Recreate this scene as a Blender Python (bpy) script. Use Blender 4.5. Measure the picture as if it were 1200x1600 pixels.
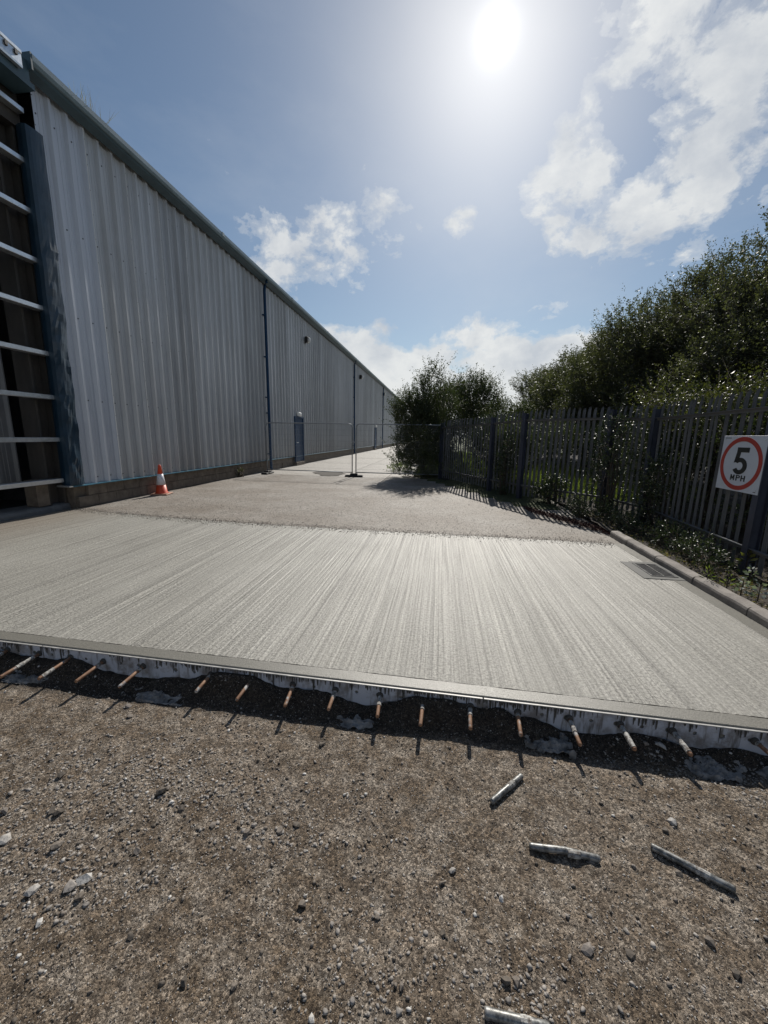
import bpy, math, random
import numpy as np
from mathutils import Matrix, Vector
random.seed(7); rng = np.random.default_rng(11)
sc = bpy.context.scene
for o in list(bpy.data.objects): bpy.data.objects.remove(o)
COL = sc.collection
PI = math.pi

# ------------------------------------------------------------------ camera
F_PX = 605.0
CAM_H = 1.5
def _basis():
    down = np.array([543-600., -(3872-800.), -F_PX]); up = -down/np.linalg.norm(down)
    vp = np.array([688-600., -(682.5-800.), -F_PX]); fw = vp-up*np.dot(vp, up); fw /= np.linalg.norm(fw)
    right = np.cross(fw, up)
    return np.array([right, fw, up])
CR = _basis()
cam_d = bpy.data.cameras.new('camera'); cam = bpy.data.objects.new('camera', cam_d); COL.objects.link(cam)
M4 = Matrix([[*CR[0], 0], [*CR[1], 0], [*CR[2], CAM_H], [0, 0, 0, 1]])
cam.matrix_world = M4
cam_d.sensor_fit = 'HORIZONTAL'; cam_d.sensor_width = 36; cam_d.lens = F_PX/1200*36
cam_d.clip_start = 0.02; cam_d.clip_end = 3000
sc.camera = cam
sc.render.resolution_x = 768; sc.render.resolution_y = 1024

# ------------------------------------------------------------------ sun, sky, exposure
SUN_EL, SUN_AZ = math.radians(39.3), math.radians(4.4)      # azimuth from +Y towards +X
sun_dir = Vector((math.cos(SUN_EL)*math.sin(SUN_AZ), math.cos(SUN_EL)*math.cos(SUN_AZ), math.sin(SUN_EL)))
sd = bpy.data.lights.new('sun', 'SUN'); sd.energy = 4.6; sd.angle = math.radians(0.5); sd.color = (1.0, 0.95, 0.87)
so = bpy.data.objects.new('sun', sd); COL.objects.link(so)
so.rotation_euler = (-sun_dir).to_track_quat('-Z', 'Y').to_euler()
SKY_STRENGTH = 0.06
world = bpy.data.worlds.new('World'); sc.world = world; world.use_nodes = True
sc.view_settings.view_transform = 'Standard'; sc.view_settings.look = 'None'
sc.view_settings.gamma = 1; sc.view_settings.use_curve_mapping = False
sc.view_settings.exposure = 0.0

class NT:
    def __init__(s, nt): s.t = nt; s.n = nt.nodes; s.l = nt.links
    def new(s, typ, **kw):
        n = s.n.new(typ)
        for k, v in kw.items():
            if k in ('ins',):
                for kk, vv in v.items():
                    if isinstance(vv, bpy.types.NodeSocket): s.l.new(vv, n.inputs[kk])
                    else: n.inputs[kk].default_value = vv
            else: setattr(n, k, v)
        return n
    def math(s, op, a, b=None, c=None, clamp=False):
        n = s.n.new('ShaderNodeMath'); n.operation = op; n.use_clamp = clamp
        for i, v in enumerate((a, b, c)):
            if v is None: continue
            if isinstance(v, bpy.types.NodeSocket): s.l.new(v, n.inputs[i])
            else: n.inputs[i].default_value = v
        return n.outputs[0]
    def vmath(s, op, a, b=None):
        n = s.n.new('ShaderNodeVectorMath'); n.operation = op
        for i, v in enumerate((a, b)):
            if v is None: continue
            if isinstance(v, bpy.types.NodeSocket): s.l.new(v, n.inputs[i])
            elif op == 'SCALE' and i == 1: n.inputs['Scale'].default_value = v
            else: n.inputs[i].default_value = v
        return n.outputs['Value'] if op in ('DOT_PRODUCT', 'LENGTH') else n.outputs[0]
    def mix(s, f, a, b):
        n = s.n.new('ShaderNodeMix'); n.data_type = 'RGBA'; n.clamp_factor = True
        for i, v in ((0, f), (6, a), (7, b)):
            if isinstance(v, bpy.types.NodeSocket): s.l.new(v, n.inputs[i])
            else: n.inputs[i].default_value = v if i == 0 else (*v, 1)
        return n.outputs[2]
    def ramp(s, f, stops, interp='LINEAR'):
        n = s.n.new('ShaderNodeValToRGB'); n.color_ramp.interpolation = interp
        e = n.color_ramp.elements
        while len(e) < len(stops): e.new(0.5)
        for el, (p, c) in zip(e, stops):
            el.position = p; el.color = (c, c, c, 1) if not isinstance(c, tuple) else (*c, 1)
        s.l.new(f, n.inputs[0]); return n.outputs[0]
    def noise(s, vec, scale, detail=4, rough=0.55, dist=0.0):
        n = s.n.new('ShaderNodeTexNoise'); s.l.new(vec, n.inputs['Vector'])
        n.inputs['Scale'].default_value = scale; n.inputs['Detail'].default_value = detail
        n.inputs['Roughness'].default_value = rough; n.inputs['Distortion'].default_value = dist
        return n.outputs[0]
    def mapping(s, vec, scale=(1, 1, 1), loc=(0, 0, 0)):
        n = s.n.new('ShaderNodeMapping'); s.l.new(vec, n.inputs[0]); n.inputs['Scale'].default_value = scale
        n.inputs['Location'].default_value = loc; return n.outputs[0]

def pxdir(u, v):
    d = CR @ np.array([u-600., -(v-800.), -F_PX]); return d/np.linalg.norm(d)

def build_sky():
    N = NT(world.node_tree); N.n.clear()
    out = N.new('ShaderNodeOutputWorld'); bg = N.new('ShaderNodeBackground'); bg.inputs[1].default_value = SKY_STRENGTH
    sky = N.new('ShaderNodeTexSky', sky_type='NISHITA', sun_disc=False, sun_elevation=SUN_EL, sun_rotation=SUN_AZ,
                air_density=1.0, dust_density=0.5, ozone_density=1.6, altitude=30)
    d = N.new('ShaderNodeTexCoord').outputs['Generated']
    sep = N.new('ShaderNodeSeparateXYZ', ins={0: d}); z = sep.outputs[2]
    zz = N.math('ADD', N.math('MAXIMUM', z, 0.0), 0.07)
    pl = N.new('ShaderNodeCombineXYZ', ins={0: N.math('DIVIDE', sep.outputs[0], zz), 1: N.math('DIVIDE', sep.outputs[1], zz)}).outputs[0]
    # places that carry cloud: (pixel, radius in degrees, amount)
    spots = [(905, 255, 4.6, .40), (860, 300, 3.2, .22), (960, 215, 4.0, .26), (840, 190, 4.0, .16), (925, 150, 3.5, .16),
             (1010, 310, 3.8, .34), (1100, 270, 5.0, .36), (1180, 200, 5.0, .36), (1060, 190, 4.0, .28), (1035, 45, 4.0, .38),
             (1150, 90, 5.0, .34), (1020, 355, 2.4, .14), (725, 337, 1.7, .30), (790, 365, 1.6, .13), (510, 385, 5.5, .36), (450, 410, 5.0, .33), (455, 450, 3.0, .24), (585, 350, 4.0, .26),
             (570, 350, 3.4, .20), (590, 300, 2.6, .12), (1190, 310, 2.0, .12), (905, 370, 1.8, .16), (1160, 300, 3.0, .2)]
    cov = None
    for (u, v, r, a) in spots:
        s = pxdir(u, v)
        dt = N.vmath('DOT_PRODUCT', d, tuple(s))
        k = 1.0/(math.radians(r)**2)
        g = N.math('MULTIPLY', N.math('EXPONENT', N.math('MULTIPLY', N.math('SUBTRACT', dt, 1.0), 2*k*0.5)), a)
        cov = g if cov is None else N.math('MAXIMUM', cov, g)
    # low bank towards the horizon, its upper limit uneven
    wob = N.noise(N.mapping(d, (1, 1, 3)), 2.6, 3)
    el = N.math('ADD', z, N.math('MULTIPLY', N.math('SUBTRACT', wob, 0.5), 0.16))
    bank = N.math('MULTIPLY', N.ramp(el, [(0.19, 1.0), (0.305, 0.0)]), 0.50)
    cov = N.math('MAXIMUM', cov, bank)
    # the rest of the sky, out of view, has scattered cloud too
    ahead = N.vmath('DOT_PRODUCT', d, tuple(pxdir(560, 420)))
    far = N.math('MULTIPLY', N.ramp(ahead, [(0.35, 1.0), (0.62, 0.0)]), N.math('MULTIPLY', N.ramp(N.noise(pl, 0.8, 2), [(0.5, 0.0), (0.68, 1.0)]), 0.3))
    cov = N.math('MAXIMUM', cov, far)
    warp = N.new('ShaderNodeTexNoise', ins={'Vector': d, 'Scale': 3.0, 'Detail': 3.0})
    dw = N.vmath('ADD', N.mapping(d, (1, 1, 1.35)), N.vmath('SCALE', N.vmath('SUBTRACT', warp.outputs['Color'], (0.5, 0.5, 0.5)), 0.10))
    fine = N.noise(dw, 8.5, 10, 0.62)
    wisp = N.noise(N.mapping(dw, (1.0, 0.7, 1.6), (3, 1, 2)), 4.0, 7, 0.58)
    n = N.math('ADD', N.math('MULTIPLY', fine, 0.72), N.math('MULTIPLY', wisp, 0.28))
    dens = N.math('SUBTRACT', N.math('ADD', N.math('ADD', N.math('MULTIPLY', N.math('SUBTRACT', n, 0.5), 2.3), 0.5), N.math('MULTIPLY', cov, 1.65)), 0.84)
    alpha = N.ramp(N.math('MULTIPLY', dens, 4.2, clamp=True), [(0.0, 0.0), (0.30, 0.30), (1.0, 0.93)], 'EASE')
    veil = N.math('MULTIPLY', N.ramp(wisp, [(0.45, 0.0), (0.75, 1.0)]), 0.10)
    alpha = N.math('MAXIMUM', alpha, veil)
    shade = N.noise(N.mapping(dw, (1, 1, 1), (0.2, 0.4, 0.03)), 9.0, 6, 0.6)
    cb = N.ramp(shade, [(0.32, (9.2, 9.8, 10.6)), (0.62, (13.3, 13.5, 13.4))])
    # forward scattering round the sun (haze aureole)
    ds = N.math('MAXIMUM', N.vmath('DOT_PRODUCT', d, tuple(sun_dir)), 0.0)
    a1 = N.math('MULTIPLY', N.math('POWER', ds, 2500.0), 7.0)
    a2 = N.math('MULTIPLY', N.math('POWER', ds, 230.0), 2.6)
    a3 = N.math('MULTIPLY', N.math('POWER', ds, 30.0), 2.3)
    aur = N.math('ADD', N.math('ADD', a1, a2), a3)
    base = N.vmath('MULTIPLY', sky.outputs[0], (SKY_GAIN[0], SKY_GAIN[1], SKY_GAIN[2]))
    low = N.math('MAXIMUM', z, 0.0)
    col = N.mix(alpha, base, cb)
    N.l.new(base, [n_ for n_ in N.n if n_.type == 'MIX'][-1].inputs[6])
    tot = N.vmath('ADD', col, N.vmath('MULTIPLY', N.new('ShaderNodeCombineXYZ', ins={0: aur, 1: aur, 2: aur}).outputs[0], (1.0, 0.98, 0.94)))
    N.l.new(tot, bg.inputs[0]); N.l.new(bg.outputs[0], out.inputs[0])
SKY_GAIN = (1.14, 1.20, 1.18)
build_sky()

# ------------------------------------------------------------------ helpers
def link_mesh(name, verts, faces, mat, parent=None, smooth=False):
    me = bpy.data.meshes.new(name); me.from_pydata(verts, [], faces); me.update()
    if mat: 
        for m in (mat if isinstance(mat, (list, tuple)) else [mat]): me.materials.append(m)
    if smooth: me.polygons.foreach_set('use_smooth', [True]*len(me.polygons))
    o = bpy.data.objects.new(name, me); COL.objects.link(o)
    if parent: o.parent = parent
    return o

def np_mesh(name, V, Fc, mat, parent=None, smooth=False, attr=None):
    """V (n,3), Fc (m,k) constant size"""
    me = bpy.data.meshes.new(name); n, (m, k) = len(V), Fc.shape
    me.vertices.add(n); me.vertices.foreach_set('co', np.ascontiguousarray(V, dtype=np.float32).ravel())
    me.loops.add(m*k); me.loops.foreach_set('vertex_index', np.ascontiguousarray(Fc, dtype=np.int32).ravel())
    me.polygons.add(m); me.polygons.foreach_set('loop_start', np.arange(m, dtype=np.int32)*k)
    me.update(calc_edges=True)
    if smooth: me.polygons.foreach_set('use_smooth', np.ones(m, dtype=bool))
    if attr is not None:
        a = me.attributes.new('rnd', 'FLOAT', 'POINT'); a.data.foreach_set('value', attr.astype(np.float32))
    if mat: me.materials.append(mat)
    o = bpy.data.objects.new(name, me); COL.objects.link(o)
    if parent: o.parent = parent
    return o

class MB:
    def __init__(s): s.v = []; s.f = []
    def add(s, vs, fs):
        b = len(s.v); s.v += [tuple(v) for v in vs]; s.f += [tuple(i+b for i in f) for f in fs]; return s
    def box(s, lo, hi, bev=0.0, rot=0.0, c=None):
        (x0, y0, z0), (x1, y1, z1) = lo, hi
        if bev <= 0:
            vs = [(x, y, z) for z in (z0, z1) for (x, y) in ((x0, y0), (x1, y0), (x1, y1), (x0, y1))]
            fs = [(0, 3, 2, 1), (4, 5, 6, 7), (0, 1, 5, 4), (1, 2, 6, 5), (2, 3, 7, 6), (3, 0, 4, 7)]
        else:
            b = bev; vs = []
            for z, i in ((z0, b), (z0+b, 0), (z1-b, 0), (z1, b)):
                for (x, y) in ((x0+i, y0+i), (x1-i, y0+i), (x1-i, y1-i), (x0+i, y1-i)): vs.append((x, y, z))
            fs = [(3, 2, 1, 0), (12, 13, 14, 15)]
            for k in range(3):
                for j in range(4): fs.append((k*4+j, k*4+(j+1) % 4, k*4+4+(j+1) % 4, k*4+4+j))
        if rot:
            cx, cy = c if c else ((x0+x1)/2, (y0+y1)/2); ca, sa = math.cos(rot), math.sin(rot)
            vs = [(cx+(x-cx)*ca-(y-cy)*sa, cy+(x-cx)*sa+(y-cy)*ca, z) for x, y, z in vs]
        return s.add(vs, fs)
    def tube(s, pts, r, n=8, cap=True):
        pts = [Vector(p) for p in pts]; rs = r if isinstance(r, (list, tuple)) else [r]*len(pts)
        vs = []; fs = []
        for i, p in enumerate(pts):
            t = (pts[min(i+1, len(pts)-1)]-pts[max(i-1, 0)]).normalized()
            a = t.cross(Vector((0, 0, 1))) if abs(t.z) < 0.95 else t.cross(Vector((1, 0, 0)))
            a.normalize(); b = t.cross(a)
            for j in range(n):
                q = p+(a*math.cos(2*PI*j/n)+b*math.sin(2*PI*j/n))*rs[i]; vs.append(q)
        for i in range(len(pts)-1):
            for j in range(n): fs.append((i*n+j, i*n+n+j, i*n+n+(j+1) % n, i*n+(j+1) % n))
        if cap: fs.append(tuple(range(n))); fs.append(tuple(range((len(pts)-1)*n, len(pts)*n))[::-1])
        return s.add(vs, fs)
    def lathe(s, prof, c, n=24):
        vs = []; fs = []
        for (r, z) in prof:
            for j in range(n): vs.append((c[0]+r*math.cos(2*PI*j/n), c[1]+r*math.sin(2*PI*j/n), c[2]+z))
        for i in range(len(prof)-1):
            for j in range(n): fs.append((i*n+j, i*n+(j+1) % n, i*n+n+(j+1) % n, i*n+n+j))
        fs.append(tuple(range(n))[::-1]); fs.append(tuple(range((len(prof)-1)*n, len(prof)*n)))
        return s.add(vs, fs)
    def extr_y(s, prof, y0, y1, closed=True):
        """profile of (x,z) points swept along y"""
        n = len(prof); vs = [(x, y0, z) for x, z in prof]+[(x, y1, z) for x, z in prof]
        fs = [(j, (j+1) % n, n+(j+1) % n, n+j) for j in range(n if closed else n-1)]
        if closed: fs.append(tuple(range(n))[::-1]); fs.append(tuple(range(n, 2*n)))
        return s.add(vs, fs)
    def build(s, name, mat, parent=None, smooth=False): return link_mesh(name, s.v, s.f, mat, parent, smooth)

def tag(o, label, cat, group=None, kind=None):
    if label: o['label'] = label
    if cat: o['category'] = cat
    if group: o['group'] = group
    if kind: o['kind'] = kind
    return o
def thing(name, loc, label, cat, group=None, rz=0):
    o = bpy.data.objects.new(name, None); COL.objects.link(o); o.location = loc; o.rotation_euler = (0, 0, rz); o.empty_display_size = .2
    return tag(o, label, cat, group)
def struct(o): o['kind'] = 'structure'; return o
def kids(o): return [c for c in bpy.data.objects if c.parent == o]
def inst(src, parent=None, loc=None, rot=None, scale=None):
    c = src.copy(); COL.objects.link(c); c.parent = parent
    if loc is not None: c.location = loc
    if rot is not None: c.rotation_euler = rot
    if scale is not None: c.scale = scale
    return c

def _hash(ix, iy, seed):
    h = (ix.astype(np.int64)*374761393+iy.astype(np.int64)*668265263+seed*982451653) & 0x7fffffff
    h = (h ^ (h >> 13))*1274126177 & 0x7fffffff
    return ((h ^ (h >> 16)) & 0xffff)/65535.0
def vnoise(x, y, seed=0):
    ix = np.floor(x); iy = np.floor(y); fx = x-ix; fy = y-iy
    fx = fx*fx*(3-2*fx); fy = fy*fy*(3-2*fy); ix = ix.astype(int); iy = iy.astype(int)
    a = _hash(ix, iy, seed); b = _hash(ix+1, iy, seed); c = _hash(ix, iy+1, seed); d = _hash(ix+1, iy+1, seed)
    return (a*(1-fx)+b*fx)*(1-fy)+(c*(1-fx)+d*fx)*fy
def fbm(x, y, oct=4, seed=0, gain=.5):
    s = 0; a = 1; t = 0
    for i in range(oct): s = s+a*vnoise(x*2**i, y*2**i, seed+i*17); t += a; a *= gain
    return s/t-0.5

# ------------------------------------------------------------------ materials
def mat(name, fn):
    m = bpy.data.materials.new(name); m.use_nodes = True; N = NT(m.node_tree)
    p = [n for n in N.n if n.type == 'BSDF_PRINCIPLED'][0]; fn(N, p); return m
def setp(p, **k):
    for a, v in k.items():
        s = p.inputs[a.replace('_', ' ')]
        if isinstance(v, bpy.types.NodeSocket): p.id_data.links.new(v, s)
        else: s.default_value = (*v, 1) if isinstance(v, tuple) and len(v) == 3 and s.type == 'RGBA' else v
def bump(N, p, h, strength=.3, dist=.01, prev=None):
    b = N.new('ShaderNodeBump'); b.inputs['Strength'].default_value = strength; b.inputs['Distance'].default_value = dist
    N.l.new(h, b.inputs['Height'])
    if prev is not None: N.l.new(prev, b.inputs['Normal'])
    N.l.new(b.outputs[0], p.inputs['Normal']); return b.outputs[0]
def pos(N): return N.new('ShaderNodeNewGeometry').outputs['Position']

def simple(name, col, rough=.6, metal=0.0, var=.25, scale=6, bmp=.15, bscale=60, spec=.5, stretch=(1, 1, 1)):
    def fn(N, p):
        P = N.mapping(pos(N), stretch)
        n = N.noise(P, scale, 5, .6)
        c = N.mix(N.ramp(n, [(.3, 0.0), (.7, 1.0)]), tuple(x*(1-var) for x in col), tuple(min(1, x*(1+var)) for x in col))
        setp(p, Base_Color=c, Roughness=N.math('ADD', rough-.08, N.math('MULTIPLY', n, .16)), Metallic=metal, Specular_IOR_Level=spec)
        if bmp: bump(N, p, N.noise(pos(N), bscale, 4), bmp, .003)
    return mat(name, fn)

def m_gravel(N, p):
    P = pos(N)
    wn = N.new('ShaderNodeTexNoise', ins={'Vector': P, 'Scale': 150.0, 'Detail': 2.0})
    P = N.vmath('ADD', P, N.vmath('SCALE', N.vmath('SUBTRACT', wn.outputs['Color'], (0.5, 0.5, 0.5)), 0.016))
    v = N.new('ShaderNodeTexVoronoi', feature='F1', ins={'Vector': P, 'Scale': 135.0})
    v2 = N.new('ShaderNodeTexVoronoi', feature='F1', ins={'Vector': P, 'Scale': 300.0})
    sepc = N.new('ShaderNodeSeparateColor', ins={0: v.outputs['Color']})
    sepd = N.new('ShaderNodeSeparateColor', ins={0: v2.outputs['Color']})
    big = N.noise(P, 1.7, 4, .6); mid = N.noise(P, 11, 6, .75)
    base = N.mix(N.ramp(big, [(.35, 0.0), (.65, 1.0)]), (.118, .090, .062), (.172, .140, .108))
    base = N.mix(N.ramp(mid, [(.44, 0.0), (.62, .9)]), base, (.275, .245, .208))
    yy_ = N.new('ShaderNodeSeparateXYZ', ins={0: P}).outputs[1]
    edge_shade = N.new('ShaderNodeMapRange', ins={'Value': N.math('ADD', yy_, N.math('MULTIPLY', mid, .16)), 'From Min': 1.965, 'From Max': 2.03}).outputs[0]
    base = N.mix(N.math('MULTIPLY', edge_shade, .9), base, (.030, .024, .018))  # deep shadow along the slab edge, painted near-black into the gravel colour
    grit = N.ramp(sepc.outputs[0], [(0.0, (.35, .32, .30)), (.5, (.95, .93, .9)), (1.0, (2.1, 2.05, 2.0))])
    g2 = N.ramp(sepd.outputs[1], [(0.0, (.5, .47, .45)), (1.0, (1.5, 1.5, 1.5))])
    c = N.vmath('MULTIPLY', N.vmath('MULTIPLY', base, grit), g2)
    setp(p, Base_Color=c, Roughness=.85, Specular_IOR_Level=.35)
    b = bump(N, p, N.math('SUBTRACT', 1.0, v.outputs['Distance']), .8, .006)
    b = bump(N, p, N.math('SUBTRACT', 1.0, v2.outputs['Distance']), .7, .003, b)
    bump(N, p, N.noise(P, 60, 5, .8), .7, .006, b)
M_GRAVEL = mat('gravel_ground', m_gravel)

def m_stone(N, p):
    a = N.new('ShaderNodeAttribute', attribute_name='rnd').outputs['Fac']
    oi = N.new('ShaderNodeObjectInfo').outputs['Random']
    r = N.math('FRACT', N.math('ADD', a, oi))
    c = N.ramp(r, [(0.0, (.09, .075, .06)), (.35, (.15, .125, .10)), (.7, (.24, .21, .185)), (.92, (.46, .44, .41)), (1.0, (.6, .58, .55))])
    n = N.noise(pos(N), 120, 4)
    c = N.vmath('MULTIPLY', c, N.ramp(n, [(.3, .7), (.7, 1.25)]))
    setp(p, Base_Color=c, Roughness=.8); bump(N, p, n, .5, .003)
M_STONE = mat('loose_stone', m_stone)

def m_slab(N, p):
    P0 = pos(N)
    wv = N.noise(N.mapping(P0, (1.5, .8, 1)), 1.0, 2, .5)
    off = N.new('ShaderNodeCombineXYZ', ins={0: N.math('MULTIPLY', N.math('SUBTRACT', wv, .5), .02)}).outputs[0]
    P = N.vmath('ADD', P0, off)
    st = N.noise(N.mapping(P, (85, .5, 1)), 1.0, 4, .7)          # fine brushed streaks running away from us
    st2 = N.noise(N.mapping(P, (26, .14, 1), (4, 2, 0)), 1.0, 3, .6)
    st3 = N.noise(N.mapping(P, (8, .09, 1), (1, 5, 0)), 1.0, 2, .5)
    sp = N.noise(P, 52, 4, .85); pt = N.noise(P, 0.9, 4, .6)
    x = N.new('ShaderNodeSeparateXYZ', ins={0: P})
    base = N.mix(N.ramp(pt, [(.3, 0.0), (.7, 1.0)]), (.275, .262, .23), (.35, .336, .30))
    k = N.math('MULTIPLY', N.ramp(st, [(.38, .74), (.60, 1.14)]), N.ramp(st2, [(.38, .88), (.6, 1.08)]))
    k = N.math('MULTIPLY', k, N.ramp(st3, [(.35, .92), (.65, 1.06)]))
    k = N.math('MULTIPLY', k, N.ramp(sp, [(.43, .58), (.57, 1.34)]))
    ln = N.noise(N.mapping(P, (46, .06, 1), (7, 3, 0)), 1.0, 2, .6)
    ln2 = N.noise(N.mapping(P, (30, .05, 1), (2, 9, 0)), 1.0, 2, .6)
    k = N.math('MULTIPLY', k, N.math('MULTIPLY', N.ramp(ln, [(.38, .74), (.46, 1.0), (.60, 1.0), (.66, 1.13)]), N.ramp(ln2, [(.36, .82), (.42, 1.02)])))
    msk = N.ramp(N.noise(N.mapping(P, (1.6, .7, 1)), 1.0, 4, .65), [(.35, .5), (.6, 1.0)])
    k = N.math('ADD', N.math('MULTIPLY', N.math('SUBTRACT', k, .95), msk), .95)
    c = N.vmath('SCALE', base); N.l.new(k, c.node.inputs['Scale'])
    dust = N.math('MULTIPLY', N.ramp(N.math('ADD', N.math('MULTIPLY', x.outputs[0], -.5), N.math('MULTIPLY', pt, 2.0)), [(0.0, 0.0), (1.0, 1.0)]), 1.0)
    dd = N.new('ShaderNodeMapRange', ins={'Value': N.math('ADD', N.math('MULTIPLY', x.outputs[0], -1.0), N.math('MULTIPLY', pt, 1.6)), 'From Min': 6.2, 'From Max': 7.6})
    c = N.mix(N.math('MULTIPLY', dd.outputs[0], .75), c, (.19, .155, .12))
    setp(p, Base_Color=c, Roughness=N.ramp(st, [(.38, .62), (.6, .47)]), Specular_IOR_Level=.55)
    b = bump(N, p, st, .6, .005)
    bump(N, p, sp, .9, .006, b)
M_SLAB = mat('brushed_concrete', m_slab)
M_RUBBLE = simple('pale_rubble', (.29, .265, .24), .9, var=.6, scale=55, bmp=.6, bscale=120)
M_SMOOTH = simple('floated_concrete', (.185, .176, .152), .42, var=.25, scale=90, bmp=.8, bscale=170)
M_DAMPMARGIN = simple('floated_concrete_damp', (.105, .105, .098), .65, var=.15, scale=12, bmp=.3, bscale=140)
M_SLABSIDE = simple('slab_side_concrete', (.10, .095, .085), .85, bmp=.6, bscale=50)

def m_yard(N, p):
    P = pos(N)
    a = N.noise(P, .8, 5, .6); b_ = N.noise(P, 6, 5, .65); sp = N.noise(P, 110, 4, .75)
    v = N.new('ShaderNodeTexVoronoi', feature='F1', ins={'Vector': P, 'Scale': 55.0})
    vc = N.new('ShaderNodeSeparateColor', ins={0: v.outputs['Color']})
    y = N.new('ShaderNodeSeparateXYZ', ins={0: P}).outputs[1]
    c = N.mix(N.ramp(a, [(.35, 0.0), (.65, 1.0)]), (.185, .155, .125), (.27, .245, .215))
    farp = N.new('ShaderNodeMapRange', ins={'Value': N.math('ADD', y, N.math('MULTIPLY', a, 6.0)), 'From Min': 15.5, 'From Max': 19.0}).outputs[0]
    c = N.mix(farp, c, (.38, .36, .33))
    pit = N.noise(P, 24, 4, .8)
    c = N.mix(N.ramp(pit, [(.36, .75), (.42, 0.0)]), c, (.10, .085, .07))
    c = N.mix(N.ramp(b_, [(.48, 0.0), (.75, .6)]), c, (.14, .12, .10))
    c = N.vmath('MULTIPLY', c, N.ramp(vc.outputs[0], [(0, .68), (.5, 1.0), (1, 1.3)]))
    c = N.vmath('MULTIPLY', c, N.ramp(sp, [(.42, .72), (.58, 1.24)]))
    setp(p, Base_Color=c, Roughness=.72, Specular_IOR_Level=.45)
    b = bump(N, p, sp, .8, .004); bump(N, p, b_, .3, .02, b)
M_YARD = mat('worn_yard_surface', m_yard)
M_DAMP = simple('damp_patch', (.065, .056, .048), .9, var=.2, scale=7, bmp=.5, bscale=80)
M_SOIL = simple('verge_soil', (.035, .027, .02), .95, var=.5, scale=14, bmp=.9, bscale=70)
def m_field(N, p):
    P = pos(N); n = N.noise(P, 3, 6, .7)
    setp(p, Base_Color=N.mix(N.ramp(n, [(.35, 0.0), (.65, 1.0)]), (.035, .045, .016), (.075, .088, .03)), Roughness=.9)
    bump(N, p, N.noise(P, 25, 5, .8), 1.0, .05)
M_FIELD = mat('grass_field', m_field)

def m_kerb(N, p):
    P = pos(N); n = N.noise(P, 5, 6, .7); s = N.noise(P, 130, 3, .7); r = N.new('ShaderNodeObjectInfo').outputs['Random']
    c = N.mix(N.ramp(n, [(.35, 0.0), (.7, 1.0)]), (.17, .15, .135), (.33, .30, .27))
    c = N.vmath('MULTIPLY', c, N.ramp(s, [(.3, .75), (.7, 1.2)])); c = N.vmath('MULTIPLY', c, N.ramp(r, [(0, .85), (1, 1.12)]))
    setp(p, Base_Color=c, Roughness=.8); b = bump(N, p, s, .5, .003); bump(N, p, n, .4, .01, b)
M_KERB = mat('kerb_concrete', m_kerb)

def clad(name, col, dirt=.5):
    def fn(N, p):
        P = pos(N); r = N.new('ShaderNodeObjectInfo').outputs['Random']
        st = N.noise(N.mapping(P, (2, 4, .25)), 1.0, 4, .5); bl = N.noise(P, 1.1, 4, .6)
        z = N.new('ShaderNodeSeparateXYZ', ins={0: P}).outputs[2]
        c = N.mix(N.math('MULTIPLY', N.ramp(st, [(.42, 0.0), (.75, 1.0)]), dirt*.7), col, (col[0]*.62, col[1]*.59, col[2]*.55))
        c = N.mix(N.math('MULTIPLY', N.ramp(bl, [(.45, 0.0), (.8, 1.0)]), dirt*.6), c, (col[0]*.62, col[1]*.62, col[2]*.6))
        low = N.new('ShaderNodeMapRange', ins={'Value': z, 'From Min': 1.3, 'From Max': .45}).outputs[0]
        c = N.mix(N.math('MULTIPLY', low, N.math('MULTIPLY', st, .8*dirt)), c, (.16, .13, .10))
        c = N.vmath('MULTIPLY', c, N.ramp(r, [(0, .86), (1, 1.12)]))
        setp(p, Base_Color=c, Roughness=N.ramp(st, [(.3, .34), (.7, .52)]), Specular_IOR_Level=.55, Metallic=.15)
        bump(N, p, N.noise(N.mapping(P, (1, 1.2, .8)), 2.2, 2), .25, .03)
    return mat(name, fn)
M_CLAD = clad('grey_profiled_sheet', (.40, .415, .435), .6)
M_CLADNEW = clad('newer_profiled_sheet', (.50, .535, .60), .15)
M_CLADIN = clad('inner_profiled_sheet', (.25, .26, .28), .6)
M_GUTTER = simple('pale_teal_gutter', (.17, .235, .275), .42, var=.15, scale=3, bmp=.1, bscale=4, metal=.1)
M_SOFFIT = simple('teal_soffit', (.045, .085, .11), .45, var=.2, scale=3, bmp=.1, bscale=4)
M_ROOF = simple('roof_sheet', (.30, .32, .33), .5)
M_GALV = simple('galvanised_steel', (.62, .66, .70), .33, metal=.75, var=.12, scale=12, bmp=.08, bscale=20)
M_BLUE = simple('blue_paint', (.007, .036, .09), .6, var=.2, scale=4, bmp=.08, bscale=10, spec=.25)
M_BLUEFLASH = simple('dented_blue_flashing', (.012, .032, .055), .34, var=.25, scale=5, bmp=.3, bscale=6)
M_DRIP = simple('blue_drip_flashing', (.05, .145, .20), .35, var=.2, scale=4)
M_SCREW = simple('dark_screw', (.03, .03, .035), .5)
M_BLOCK = simple('plinth_block', (.15, .125, .10), .9, var=.35, scale=7, bmp=.7, bscale=60)
M_COLUMN = simple('brown_column', (.055, .050, .046), .8, var=.35, scale=3, bmp=.5, bscale=30, stretch=(1, 1, .3))
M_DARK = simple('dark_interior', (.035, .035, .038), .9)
M_KERBDARK = simple('dark_threshold', (.13, .135, .14), .75, var=.25, scale=5, bmp=.5, bscale=60)
M_WHITE = simple('white_plastic_and_highlight', (.72, .73, .72), .4, var=.05)
M_LENS = simple('lamp_lens', (.55, .56, .56), .15, var=.05, bmp=0)
M_BLACK = simple('black_rubber', (.02, .02, .02), .7)

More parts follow.
